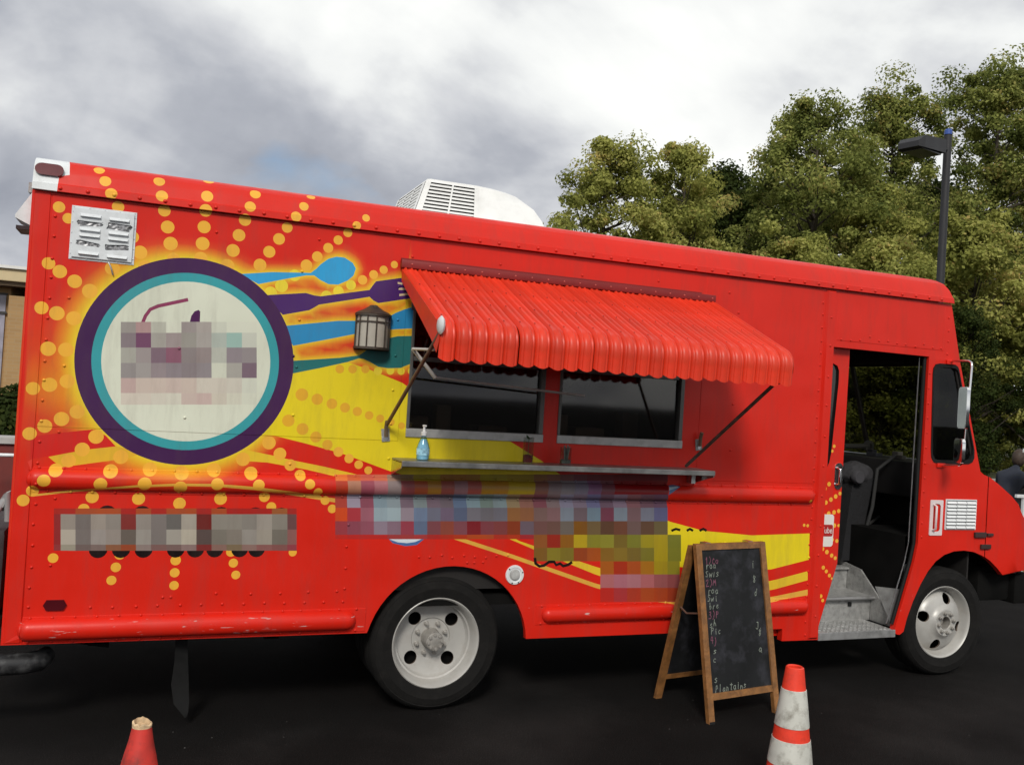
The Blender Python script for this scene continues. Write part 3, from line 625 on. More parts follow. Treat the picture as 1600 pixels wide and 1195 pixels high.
WIN = [(2.03, 2.885, 1.64, 2.40), (3.0, 3.885, 1.64, 2.40)]
CABW = [(6.048, 1.70), (6.056, 1.64), (6.08, 1.607), (6.12, 1.597), (6.43, 1.602), (6.466, 1.617), (6.484, 1.65), (6.482, 1.71), (6.42, 1.90), (6.345, 2.12), (6.288, 2.30), (6.272, 2.33), (6.245, 2.345), (6.09, 2.345), (6.05, 2.335), (6.03, 2.305), (6.026, 2.26)]
HOLES = [rect(*w) for w in WIN] + [CABW]


def rib_h(P):
    h = np.zeros(len(P))
    for x0, x1, zc, r, a in RIBS:
        dx = np.maximum(np.maximum(x0 - P[:, 0], P[:, 0] - x1), 0)
        d = np.hypot(dx, P[:, 1] - zc)
        h = np.maximum(h, a * np.sqrt(np.clip(1 - (d / r) ** 2, 0, 1)))
    return h


def plate_h(P):
    h = np.zeros(len(P))
    for x0, x1, z0, z1, a in PLATES:
        d = np.minimum(np.minimum(P[:, 0] - x0, x1 - P[:, 0]), np.minimum(P[:, 1] - z0, z1 - P[:, 1]))
        h = np.maximum(h, a * np.clip(d / (.003 if a < .01 else .012), 0, 1))
    return h


ca = np.array(COVE)


def side_map(P, cove):
    if cove:
        y = np.interp(P[:, 1] - ZD, ca[:, 0], ca[:, 1])
        z = np.interp(P[:, 1] - ZD, ca[:, 0], ca[:, 2])
    else:
        y = -rib_h(P) - plate_h(P)
        z = P[:, 1].copy()
    t = np.clip((P[:, 0] - 6.85) / .5, 0, 1)
    y = y + .16 * t ** 2
    return np.stack([P[:, 0], y, z], 1)


LAYERS = []          # (polygon, colour) bottom to top
for h, p in ART['shapes']:
    LAYERS.append((p, h))
for h, p in ART['uten']:
    LAYERS.append((p, h))
for h, p in ART['tines']:
    LAYERS.append((p, h))
UT = [p for h, p in ART['uten']]
under = []
for x, s, r in ART['dots']:
    under.append((circle(x, s, r), 'eeb03c'))
for x, s, r in ART['ydots']:
    under.append((circle(x, s, r), 'ecd43a'))
for x, s, r in ART['odots']:
    under.append((circle(x, s, r), 'e2aa2e'))
LAYERS = LAYERS[:len(ART['shapes'])] + under + LAYERS[len(ART['shapes']):]
for x in (.42, .53, .64, .80, .90, 1.0, 1.13, 1.22):
    LAYERS.append((circle(x, .975, .045, 16), '140c0c'))
for x in (.45, .62, 1.02, 1.2, 1.34):
    LAYERS.append((circle(x, 1.155, .05, 16), '2a0c0c'))
RC = ART['rings'][0][1]
for (h, q), n in zip(ART['rings'], (96, 88, 80)):
    LAYERS.append((circle(RC[0], RC[1], q[2], n), h))
for k in ('logo', 'cres'):
    for h, p in ART[k]:
        LAYERS.append((p, h))
for X, rows in ART['mos']:
    for j, row in enumerate(rows):
        for i in range(len(row)):
            LAYERS.append(([X[j][i], X[j][i + 1], X[j + 1][i + 1], X[j + 1][i]], row[i]))
for h, p in ART['black']:
    LAYERS.append((p, h))
LAYERS.append(([(-.01, ZD), (.115, ZD), (.118, ZD + .085), (.165, ZD + .10), (.16, ZD + .17), (.145, ZD + .28), (-.01, ZD + .28)], 'dfe3e4'))

loops = [OUTER] + HOLES + [p for p, h in LAYERS]
for x0, x1, zc, r, a in RIBS:
    for k in (1, .985, .94, .86, .72, .52, .27):
        loops.append(capsule(x0, x1, zc, r * k, 9))
    loops.append([(x0, zc), (x1, zc)])
for x0, x1, z0, z1, a in PLATES:
    loops.append(rect(x0, x1, z0, z1))
    e_ = .003 if a < .01 else .012
    loops.append(rect(x0 + e_, x1 - e_, z0 + e_, z1 - e_))
for s, y, z in COVE:
    loops.append([(-.02, ZD + s), (6.3, ZD + s)])
loops.append([(6.641, .6), (6.641, 1.7)])
gx, gs = np.meshgrid(np.arange(.0, 2.06, .034), np.arange(1.15, ZD - .01, .034))
extra = np.stack([gx.ravel(), gs.ravel()], 1) + np.random.default_rng(1).uniform(-.004, .004, (gx.size, 2))
tx, ts = np.meshgrid(np.arange(6.88, 7.36, .05), np.arange(.78, 1.4, .08))
extra = np.concatenate([extra, np.stack([tx.ravel(), ts.ravel()], 1)])
P2, F2 = cdt(loops, extra)
CEN = P2[F2].mean(1)
ok = pip(OUTER, CEN)
for hl in HOLES:
    ok &= ~pip(hl, CEN)
F2, CEN = F2[ok], CEN[ok]
FC = np.zeros((len(F2), 4))
for p, h in LAYERS:
    FC[pip(p, CEN)] = (*hx(h), 1)
# airbrushed halo round the logo and the cutlery
def halo_at(Q):
    dr = np.hypot(Q[:, 0] - RC[0], Q[:, 1] - RC[1]) - ART['rings'][0][1][2]
    ang = np.arctan2(Q[:, 1] - RC[1], Q[:, 0] - RC[0])
    wid = .11 + .07 * np.clip(-np.cos(ang), 0, 1) + .05 * np.clip(-np.sin(ang), 0, 1)
    h = np.clip(1.0 - dr / wid, 0, 1) ** 1.15
    left = np.clip((RC[0] - Q[:, 0]) / .5, 0, 1) * np.clip(1.1 - np.abs(Q[:, 1] - 1.80) / .42, 0, 1)
    h = np.maximum(h, left * np.clip(.62 - (dr - .05) / .8, 0, 1))
    for p in UT:
        h = np.maximum(h, np.clip(.95 - polydist(p, Q) / .075, 0, 1))
    h[(Q[:, 0] > 2.05) | (Q[:, 1] < 1.2)] = 0
    h[dr < -.25] = 1
    return h


halo = halo_at(P2)


def side_part(name, mask, cove=False, smooth=None, parent=truck):
    F = F2[mask]
    idx, inv = np.unique(F.ravel(), return_inverse=True)
    co = side_map(P2[idx], cove)
    F = inv.reshape(-1, 3)
    me = bpy.data.meshes.new(name)
    me.from_pydata(co.tolist(), [], F.tolist())
    n0 = me.polygons[0].normal.y if len(me.polygons) else -1
    if n0 > 0:
        me.flip_normals()
    a = me.attributes.new('paint', 'FLOAT_COLOR', 'CORNER')
    a.data.foreach_set('color', np.repeat(FC[mask], 3, axis=0).ravel().astype(np.float32))
    g = me.attributes.new('halo', 'FLOAT', 'POINT')
    g.data.foreach_set('value', halo[idx].astype(np.float32))
    me.materials.append(LIV)
    if smooth:
        me.polygons.foreach_set('use_smooth', [True] * len(me.polygons))
        me.set_sharp_from_angle(angle=math.radians(smooth))
    return link(name, me, parent)


ribm = np.zeros(len(F2), int)
for k, (x0, x1, zc, r, a) in enumerate(RIBS):
    ribm[pip(capsule(x0, x1, zc, r, 9), CEN)] = k + 1
covem = CEN[:, 1] > ZD
hood = CEN[:, 0] > 6.641
panel = side_part('side_panel', (ribm == 0) & ~covem & ~hood)
panel['label'] = 'red painted side panel with round logo and yellow swoosh'
for k in range(3):
    side_part('rub_rail', ribm == k + 1, smooth=50)
side_part('roof_cove', covem & ~hood, cove=True, smooth=25)
hs = side_part('hood_side', hood & ~covem, smooth=30)
hs.location.x = .008


def reveal(name, loop, depth, material, closed=True, y0=0.0, parent=truck):
    mb = MB()
    n = len(loop)
    v = [(x, y0, z) for x, z in loop] + [(x, y0 + depth, z) for x, z in loop]
    mb.add(v, [(i, (i + 1) % n, n + (i + 1) % n, n + i) for i in range(n if closed else n - 1)])
    return mb.build(name, material, parent)


io = OUTER.index((5.10, .325))
ie = OUTER.index((5.845, .333))
reveal('door_jamb', OUTER[io:ie + 1], .05, M_RED, closed=False)
reveal('wheel_arch_lip', [(1.868, .49)] + RA[1:-1] + [(2.866, .418)], .035, M_RED, closed=False)
reveal('wheel_arch_lip', FA, .035, M_RED, closed=False)
reveal('sill_edge', [(0, .495), (1.868, .49)], .05, M_RED, closed=False)
reveal('sill_edge', [(2.866, .418), (4.79, .412), (4.79, .328), (5.10, .325)], .05, M_RED, closed=False)
reveal('windshield_pillar_edge', NOSE[-1:] + SLOPE, .06, M_RED, closed=False)

# body shell
sh = MB()
sh.add([(0.002, .002, .495), (0.002, 2.27, .495), (0.002, 2.27, 2.93), (0.002, 2.15, 2.988), (0.002, 1.8, 3.018), (0.002, 1.14, 3.033), (0.002, .5, 3.018), (0.002, .15, 2.988), (0.002, .06, 2.965), (0.002, .02, 2.93), (0.002, .002, 2.87)], [tuple(range(11))])
sh.build('rear_wall', M_RED, truck)
MB().box(0, 5.1, 2.25, 2.28, .45, 2.97).build('far_wall', M_RED, truck)
rf = MB()
prof = [(.10, 2.978), (.15, 2.99), (.5, 3.02), (1.14, 3.035), (1.8, 3.02), (2.15, 2.99), (2.28, 2.93)]
rv, rff = [], []
XS = [(0.0, 0), (.02, 0), (5.88, 0), (5.98, -.02), (6.06, -.06), (6.12, -.115), (6.155, -.165), (6.177, -.2)]
for x, dz in XS:
    rv += [(x, y, z + dz) for y, z in prof]
n = len(prof)
for i in range(len(XS) - 1):
    rff += [(i * n + j, (i + 1) * n + j, (i + 1) * n + j + 1, i * n + j + 1) for j in range(n - 1)]
rf.add(rv, rff)
rf.build('roof_sheet', M_WHITE, truck, smooth=35)
# front: header, pillars, windscreen, dash, bonnet
fx = lambda z: 6.291 + (2.372 - z) * .315


def slope_box(mb, y0, y1, z0, z1, th=.04, mi=0, off=0.0):
    p = [(fx(z0) + off, z0), (fx(z1) + off, z1), (fx(z1) + off - th, z1), (fx(z0) + off - th, z0)]
    v = [(x, y0, z) for x, z in p] + [(x, y1, z) for x, z in p]
    mb.add(v, [(0, 1, 2, 3), (7, 6, 5, 4), (0, 4, 5, 1), (1, 5, 6, 2), (2, 6, 7, 3), (3, 7, 4, 0)], mi)


hd = MB()
slope_box(hd, .03, 2.25, 2.34, 2.80, .05)
hd.build('front_header', M_DARK, truck)
for y0, y1 in ((.012, .10), (2.18, 2.25)):
    a = MB()
    slope_box(a, y0, y1, 1.55, 2.338, .05)
    a.build('windshield_pillar', M_DARK, truck)
a = MB()
slope_box(a, 1.118, 1.152, 1.56, 2.338, .03)
a.build('windshield_divider', mat('pillar_brown', (.035, .026, .024), .6), truck)
G_WS = glass('windshield_glass', (.36, .37, .32))
for y0, y1 in ((.102, 1.116), (1.154, 2.178)):
    a = MB()
    slope_box(a, y0, y1, 1.57, 2.336, .006, off=-.012)
    a.build('windshield_pane', G_WS, truck)
a = MB()
a.prism([(6.556, 1.55), (6.646, 1.51), (6.75, 1.454), (6.892, 1.367), (6.978, 1.304), (7.04, 1.225), (7.14, 1.15), (7.27, 1.06), (7.34, .95), (7.27, .775), (7.2, .775), (6.5, 1.45)], 'y', .17, 2.1)
bn = a.build('bonnet', M_RED, truck, smooth=30)
a = MB()
yy = []
for x, z in NOSE[::-1]:
    t = max(0, min(1, (x - 6.85) / .5))
    yy.append((x + .004, .16 * t * t, z))
vv = yy + [(x - .004, .175, z + .012) for x, y, z in yy]
k = len(yy)
a.add(vv, [(i, i + 1, k + i + 1, k + i) for i in range(k - 1)])
a.build('bonnet_edge', M_RED, truck, smooth=60)
MB().box(6.2, 6.53, .12, 2.2, 1.30, 1.585, bev=.03).build('dashboard', mat('dash_black', (.009, .008, .008), .6), truck, smooth=40)
MB().tube([(6.50, .12, 1.592), (6.50, 2.1, 1.592)], .006).build('dash_trim', M_ALU, truck)
MB().box(7.10, 7.32, .10, 2.2, .50, .74, bev=.03).build('front_bumper', M_CHAS, truck, smooth=40)
MB().box(6.75, 7.1, .14, 2.1, .52, .80, bev=.04).build('front_valance', M_CHAS, truck, smooth=40)
MB().box(7.05, 7.09, .09, .115, .752, .768).build('bumper_trim', M_CHROME, truck)

# cargo interior and cab interior
lin_mb = MB()
X0, X1, Y0, Y1, Z0, Z1 = .06, 5.02, .055, 2.2, .72, 2.88
lin_mb.add([(X0, Y1, Z0), (X1, Y1, Z0), (X1, Y1, Z1), (X0, Y1, Z1)], [(0, 1, 2, 3)])
lin_mb.add([(X0, Y0, Z1), (X1, Y0, Z1), (X1, Y1, Z1), (X0, Y1, Z1)], [(0, 1, 2, 3)])
lin_mb.add([(X0, Y0, Z0), (X1, Y0, Z0), (X1, Y1, Z0), (X0, Y1, Z0)], [(0, 1, 2, 3)])
lin_mb.add([(X0, Y0, Z0), (X0, Y1, Z0), (X0, Y1, Z1), (X0, Y0, Z1)], [(0, 1, 2, 3)])
lin_mb.add([(X1, .2, Z0), (X1, Y1, Z0), (X1, Y1, Z1), (X1, .2, Z1)], [(0, 1, 2, 3)])
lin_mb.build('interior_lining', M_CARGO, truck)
# near wall lining round the serving windows
a = MB()
a.box(X0, 2.02, .056, .06, Z0, Z1)
a.box(3.895, 5.0, .056, .06, Z0, Z1)
a.box(2.02, 3.895, .056, .06, Z0, 1.63)
a.box(2.02, 3.895, .056, .06, 2.41, Z1)
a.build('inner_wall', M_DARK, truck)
a = MB()
a.box(5.03, 6.3, .12, 2.22, 2.70, 2.74)
a.box(5.11, 5.98, .055, .12, 2.40, 2.72)
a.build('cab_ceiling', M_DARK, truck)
a = MB()
a.box(5.03, 6.6, .72, 2.22, .70, .76)
a.build('cab_floor', mat('floor_mat', (.012, .012, .012), .9), truck)
a = MB()
a.box(5.04, 6.3, 2.18, 2.22, .7, 1.5)
a.box(5.04, 5.5, 2.18, 2.22, 1.5, 2.7)
a.box(5.04, 6.2, 2.18, 2.22, 2.36, 2.7)
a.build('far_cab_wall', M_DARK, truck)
a = MB()
a.prism([(5.75, .76), (6.5, .76), (6.5, 1.28), (6.2, 1.3), (5.85, 1.12)], 'y', .95, 1.75)
a.build('engine_cover', mat('engine_cover_vinyl', (.008, .007, .007), .75), truck)
# folded seat with a grey cover and a bundle on its top
st = empty('passenger_seat', (5.95, .72, .76), truck)
sm = mat('seat_fabric', (.012, .012, .014), .95, var=.25, scale=20, bump=.5, bscale=60)
MB().prism([(-.13, 0), (.02, 0), (.15, .60), (.16, .66), (-.02, .66), (-.06, .6)], 'y', -.1, .12).build('backrest', sm, st)
bm = bmesh.new()
bmesh.ops.create_icosphere(bm, subdivisions=3, radius=1)
rg = random.Random(3)
for q in bm.verts:
    nz = .09 * math.sin(7 * q.co.x + 2) * math.cos(6 * q.co.z) + .07 * math.sin(11 * q.co.y + 5 * q.co.x)
    q.co = Vector((q.co.x * .15, q.co.y * .12, q.co.z * .105)) * (1 + nz)
MB().bm(bm).build('cover_bundle', mat('grey_cloth', (.035, .034, .038), .95, var=.35, scale=25, bump=.6, bscale=50), st, smooth=60, loc=(.05, .0, .68))
MB().lathe([(.0, -.02), (.045, -.02), (.055, 0), (.05, .03), (.02, .035), (.018, .02), (0, .02)], axis='y', seg=20).build('rolled_end', mat('roll_cloth', (.055, .053, .06), .9), st, smooth=40, loc=(-.04, -.14, .67))
MB().tube([(6.16, 1.05, 1.655), (6.43, 1.05, 1.665)], .022, 12).lathe([(.022, 0), (.05, .005), (.05, .03), (.03, .035)], (6.43, 1.03, 1.665), 'y', 18).build('cab_fan', mat('fan_grey', (.10, .095, .085), .5), truck, smooth=50)
MB().tube([(6.22, 1.62, 1.62) if k == 99 else (6.12 + .20 * math.cos(k * PI / 12) * .45, 1.62 + .20 * math.sin(k * PI / 12), 1.50 + .18 * math.cos(k * PI / 12)) for k in range(25)], .016).build('steering_wheel', M_BLACK, truck, smooth=60)
MB().box(6.30, 6.50, .12, .22, 1.07, 1.52).build('fuse_panel', mat('panel_grey', (.09, .088, .085), .6), truck)
MB().tube([(5.92, .85, .95), (6.35, 1.0, 1.24)], .012).tube([(5.95, .8, .84), (6.45, .9, 1.08)], .012).build('gear_lever', mat('lever_grey', (.06, .058, .056), .5), truck)
MB().box(6.535, 6.55, .06, 2.22, .5, 1.56).build('firewall', M_DARK, truck)
MB().add([(5.99, .056, .95), (6.53, .056, .95), (6.53, .056, 1.56), (5.99, .056, 1.56)], [(0, 1, 2, 3)]).build('inner_cab_panel', M_DARK, truck)
dc = empty('dash_clutter', (6.3, .5, 1.587), truck)
rgc = random.Random(8)
for k in range(6):
    x, y, w_, h_ = rgc.uniform(-.05, .1), rgc.uniform(0, .9), rgc.uniform(.05, .14), rgc.uniform(.015, .06)
    MB().box(x, x + w_ * .7, y, y + w_, 0, h_, bev=.004).build('dash_item', mat('clutter_%d' % (k % 3), ((.05, .045, .04), (.10, .09, .08), (.03, .032, .04))[k % 3], .7), dc, rot=(0, 0, rgc.uniform(-.15, .15)))
MB().tube([(6.02, .62, .9), (6.04, .55, 1.2), (6.10, .58, 1.5), (6.2, .5, 1.62)], .014, 8).build('seat_belt', mat('belt_web', (.03, .03, .03), .9), truck, smooth=60)
MB().box(6.22, 6.30, .5, 1.05, 2.36, 2.52, bev=.01).build('sun_visor', mat('visor_vinyl', (.05, .042, .038), .8), truck)
# step well
sw = empty('step_well', (5.10, 0, 0), truck)
gv = MB()
gv.box(0.0, .705, .005, .34, .352, .366)
for i in range(17):
    for j in range(7):
        x, y = .03 + i * .04, .04 + j * .042
        gv.box(x, x + .024, y, y + .007, .366, .370)
gv.build('bottom_tread', M_TREAD, sw)
MB().box(0, .70, -.004, .006, .318, .372, bev=.003).build('tread_nosing', mat('nosing_steel', (.33, .33, .33), .4, metal=.4, var=.2, dirt=(.1, .1, .09), dirtamt=.6), sw)
MB().box(0, .765, .335, .35, .36, .53).build('riser', M_GALV, sw)
MB().box(0, .77, .30, .62, .53, .545).build('middle_tread', M_TREAD, sw)
MB().tube([(0, .30, .536), (.77, .30, .536)], .013, 10).build('tread_nosing', MATS['nosing_steel'], sw, smooth=60)
MB().box(0, .765, .60, .615, .545, .70).build('riser', M_GALV, sw)
MB().box(0, .765, .575, .74, .70, .715).build('top_tread', M_TREAD, sw)
MB().prism([(.03, .36), (.60, .36), (.74, .76), (.46, .72)], 'x', .77, .785).build('stringer', M_GALV, sw)
MB().add([(.705, .03, .372), (.865, .03, .85), (.842, .46, .725), (.78, .26, .545)], [(0, 1, 2, 3)]).build('kick_panel', mat('kick_aluminium', (.36, .365, .36), .5, metal=.2, var=.2, scale=10, dirt=(.16, .15, .14), dirtamt=.6), sw)
MB().box(.55, .58, .325, .336, .47, .50).build('step_lamp', M_BLACK, sw)
a = MB()
a.add([(0, .05, .33), (0, .75, .33), (0, .75, .8), (0, .05, .8)], [(0, 1, 2, 3)])
a.build('well_side', M_DARK, sw)
# seal and metal edge on the front side of the door opening
E2 = [(5.972, 2.38), (5.960, 1.0), (5.932, .862), (5.79, .405)]
MB().tube([(x, .03, z) for x, z in E2], .014, 8).build('door_seal', M_BLACK, truck, smooth=60)
MB().tube([(x - .03, .05, z) for x, z in E2], .005, 6).build('door_edge_trim', M_ALU, truck, smooth=60)

# ------------------------------------------------------------------ sliding door (stands open, slid back behind the post)
door = empty('sliding_door', (0, 0, 0), truck)
DO = [(4.5, .35), (5.135, .35), (5.288, .85), (5.297, 2.41), (4.5, 2.41)]
DW = [(4.62, 1.50), (5.10, 1.50), (5.14, 1.52), (5.165, 1.57), (5.178, 1.64), (5.21, 2.15), (5.208, 2.23), (5.19, 2.265), (5.15, 2.28), (4.62, 2.28)]
dl = [(circle(x, s, r, 16), 'eeb03c') for x, s, r in ART['ddots']] + [(p, h) for h, p in ART['dstripe']]
Pd, Fd = cdt([DO, DW] + [p for p, h in dl])
cd = Pd[Fd].mean(1)
k = pip(DO, cd) & ~pip(DW, cd)
Fd, cd = Fd[k], cd[k]
fc = np.zeros((len(Fd), 4))
for p, h in dl:
    fc[pip(p, cd)] = (*hx(h), 1)
me = bpy.data.meshes.new('door_panel')
me.from_pydata([(x, .06, z) for x, z in Pd], [], Fd.tolist())
if me.polygons[0].normal.y > 0:
    me.flip_normals()
at = me.attributes.new('paint', 'FLOAT_COLOR', 'CORNER')
at.data.foreach_set('color', np.repeat(fc, 3, axis=0).ravel().astype(np.float32))
me.attributes.new('halo', 'FLOAT', 'POINT')
me.materials.append(LIV)
link('door_panel', me, door)
reveal('door_edge', [(5.135, .35), (5.288, .85), (5.297, 2.41)], .035, M_RED, closed=False, y0=.06, parent=door)
MB().add([(4.55, .075, 1.48), (5.22, .075, 1.48), (5.22, .075, 2.3), (4.55, .075, 2.3)], [(0, 1, 2, 3)]).build('door_glass', mat('tinted_glass', (.012, .010, .010), .08, var=.05), door)
reveal('window_rubber', DW, .02, M_BLACK, y0=.058, parent=door)
hb = MB()
hb.prism(capsule(-.06, .06, 0, .036, 8), 'y', 0, -.006)
h1 = hb.build('handle_plate', M_CHROME, door, smooth=40, loc=(5.252, .06, 1.475), rot=(0, PI / 2, 0))
MB().prism(capsule(-.05, .05, 0, .026, 8), 'y', -.0062, -.008).build('handle_recess', mat('handle_dark', (.03, .02, .02), .3), h1)
MB().tube([(-.06, -.006, -.02), (-.05, -.045, -.022), (.05, -.045, -.022), (.06, -.006, -.02)], .009, 8).build('handle_bar', M_CHROME, h1, smooth=60)
stk = empty('sticker', (5.185, .0575, 1.085), door)


def rrect(x0, x1, z0, z1, r, n=5):
    p = []
    for cx_, cz_, a0 in ((x1 - r, z0 + r, -PI / 2), (x1 - r, z1 - r, 0), (x0 + r, z1 - r, PI / 2), (x0 + r, z0 + r, PI)):
        p += [(cx_ + r * math.cos(a0 + k * PI / 2 / n), cz_ + r * math.sin(a0 + k * PI / 2 / n)) for k in range(n + 1)]
    return p


MB().prism(rrect(-.072, .050, -.115, .115, .022), 'y', 0, .001).build('sticker_sheet', mat('sticker_white', (.72, .70, .66), .5, var=.04), stk)
MB().prism(rrect(-.072, .044, -.042, .042, .014), 'y', -.001, 0.0).build('sticker_badge', mat('sticker_red', hx('a8201e'), .45, var=.04), stk)
tcv = bpy.data.curves.new('lettering', 'FONT')
tcv.body = 'Tube'
tcv.size = .062
tcv.align_x = 'CENTER'
tcv.align_y = 'CENTER'
tcv.materials.append(mat('sticker_letter', (.78, .75, .72), .5, var=.02))
tmp = bpy.data.objects.new('lettering_source', tcv)
COL.objects.link(tmp)
bpy.context.view_layer.update()
tme = bpy.data.meshes.new_from_object(tmp.evaluated_get(bpy.context.evaluated_depsgraph_get()))
bpy.data.objects.remove(tmp, do_unlink=True)
tx_ = link('lettering', tme, stk, (-.012, -.0025, .0), (PI / 2, 0, 0))
tx_.scale = (.78, 1, 1)

# ------------------------------------------------------------------ rivets
RV = []


def rrow(x0, x1, z, step, jz=.002):
    n_ = max(1, int((x1 - x0) / step))
    for i in range(n_ + 1):
        RV.append((x0 + i * step + random.uniform(-.004, .004), z + random.uniform(-jz, jz)))


def rcol(x, z0, z1, step):
    n_ = max(1, int((z1 - z0) / step))
    for i in range(n_ + 1):
        RV.append((x + random.uniform(-.003, .003), z0 + i * step + random.uniform(-.006, .006)))


rrow(.13, 6.14, 2.818, .126)
rrow(.12, 4.9, 1.392, .108)
rrow(.16, 4.9, 1.275, .108)
rrow(.12, 1.84, .628, .105)
rrow(.12, 1.84, .507, .105)
rrow(.40, 1.78, .675, .110)
rrow(2.96, 4.9, .618, .11)
rrow(2.96, 4.9, .508, .11)
rcol(.112, .68, 2.7, .105)
rcol(.20, .9, 2.4, .34)
rcol(1.37, 1.45, 2.70, .27)
rcol(1.72, .75, 1.2, .12)
rcol(1.93, 1.5, 2.6, .2)
rcol(4.28, .7, 2.6, .31)
rcol(4.985, .36, 2.76, .09)
rcol(5.05, .5, 2.7, .21)
rrow(5.16, 6.1, 2.47, .085, .025)
rcol(6.16, 2.42, 2.72, .09)
rcol(6.0, 1.05, 2.33, .11)
rrow(2.15, 2.75, .93, .07, .012)
rrow(2.45, 2.6, .89, .05)
rrow(.75, 1.35, 2.05, .6)
rrow(.9, 4.2, 2.70, .55, .02)
rrow(1.2, 1.8, .73, .16, .004)
for x, z in ((.75, .72), (.79, .72), (1.02, .735), (4.45, 2.3), (4.55, 2.28), (4.7, 2.3), (.8, 1.68)):
    RV.append((x, z))
rp = np.array(RV)
ok = pip(OUTER, rp)
for hl in HOLES:
    ok &= ~pip(hl, rp)
rp = rp[ok]
nf_ = np.zeros((len(rp), 4))
for p, h in LAYERS:
    nf_[pip(p, rp)] = (*hx(h), 1)
rhalo = halo_at(rp)
mb = MB()
cols = []
for q, fi in zip(rp, nf_):
    isc = q[1] > ZD
    if isc:
        y = float(np.interp(q[1] - ZD, ca[:, 0], ca[:, 1]))
        z = q[1]
    else:
        y = -float(rib_h(q[None])[0] + plate_h(q[None])[0])
        z = q[1]
    r = .0115 if isc else .0088
    nb = len(mb.f)
    mb.lathe([(r, .0005), (r * .8, -.45 * r), (r * .4, -.7 * r), (.0005, -.77 * r)], (q[0], y, z), 'y', 8)
    cols += [fi] * (len(mb.f) - nb)
rvo = mb.build('rivets', LIV, truck, smooth=60)
rvo['kind'] = 'stuff'
at = rvo.data.attributes.new('paint', 'FLOAT_COLOR', 'FACE')
at.data.foreach_set('color', np.array(cols, np.float32).ravel())
rvo.data.attributes.new('halo', 'FLOAT', 'POINT').data.foreach_set('value', np.repeat(rhalo, 32).astype(np.float32))

# ------------------------------------------------------------------ serving windows
M_FR = mat('window_frame', (.13, .13, .125), .5, metal=.5, var=.15, scale=12, dirt=(.1, .1, .09), dirtamt=.5)
G_SV = glass('serving_glass', (.5, .46, .42), .04, .06)
for (x0, x1, z0, z1) in WIN:
    w = empty('serving_window', (x0, 0, z0), truck)
    W, Hh = x1 - x0, z1 - z0
    t = .028
    MB().box(-.008, W + .012, -.010, .055, -.012, .038, bev=.003).build('window_sill', mat('sill_metal', (.42, .42, .41), .5, metal=.5, var=.15, scale=9, dirt=(.2, .2, .19), dirtamt=.5), w)
    MB().box(-.02, W + .02, -.008, .055, Hh - t, Hh + .015, bev=.003).build('frame_rail', M_FR, w)
    MB().box(-.008, .010, -.008, .055, .039, Hh - t - .001, bev=.003).build('frame_stile', M_FR, w)
    MB().box(W - t + .008, W + .008, -.008, .055, .039, Hh - t - .001, bev=.003).build('frame_stile', M_FR, w)
    MB().box(.013, W - t - .001, .005, .04, .435, .462, bev=.003).build('transom_bar', M_FR, w)
    MB().box(.013, W - t - .001, .026, .030, .040, .434).build('pane', G_SV, w)
    MB().box(.013, W - t - .001, .026, .030, .463, Hh - t - .001).build('pane', G_SV, w)

# kitchen kit just inside the windows
kit = empty('kitchen_shelf', (2.0, .30, 1.60), truck)
MB().box(0, 1.95, 0, .45, -.03, 0).build('shelf_top', M_STEEL, kit)
MB().box(.1, 1.8, .2, .6, .68, .95, bev=.02).build('range_hood', M_STEEL, kit)
for x, w_, h_ in ((.12, .16, .14), (.33, .10, .22), (.62, .2, .10), (1.12, .14, .20), (1.32, .22, .12), (1.68, .12, .24)):
    MB().box(x, x + w_, .12, .12 + w_, .001, h_, bev=.008).build('container', mat('container_steel', (.30, .29, .27), .4, metal=.5, var=.3), kit)
for x in (.35, .45, .58, 1.25, 1.38, 1.5):
    MB().tube([(x, .16, .66), (x, .16, .44)], .006, 6).lathe([(.0005, -.03), (.03, -.02), (.04, 0), (.036, .0)], (x, .16, .42), 'z', 12).build('ladle', M_STEEL, kit, smooth=50)
MB().tube([(.1, .16, .67), (1.8, .16, .67)], .008, 6).build('utensil_rail', M_STEEL, kit)

# ------------------------------------------------------------------ awning
aw = empty('awning', (1.935, 0, 2.60), truck)
M_AW = mat('awning_enamel', (.66, .034, .010), .42, coat=.0, var=.10, scale=7, spec=.4, dirt=(.45, .05, .02), dirtamt=.45, objvar=.10)
M_AWD = mat('awning_dark', (.20, .008, .007), .5, var=.1)
NS, SW_ = 25, 2.14 / 25
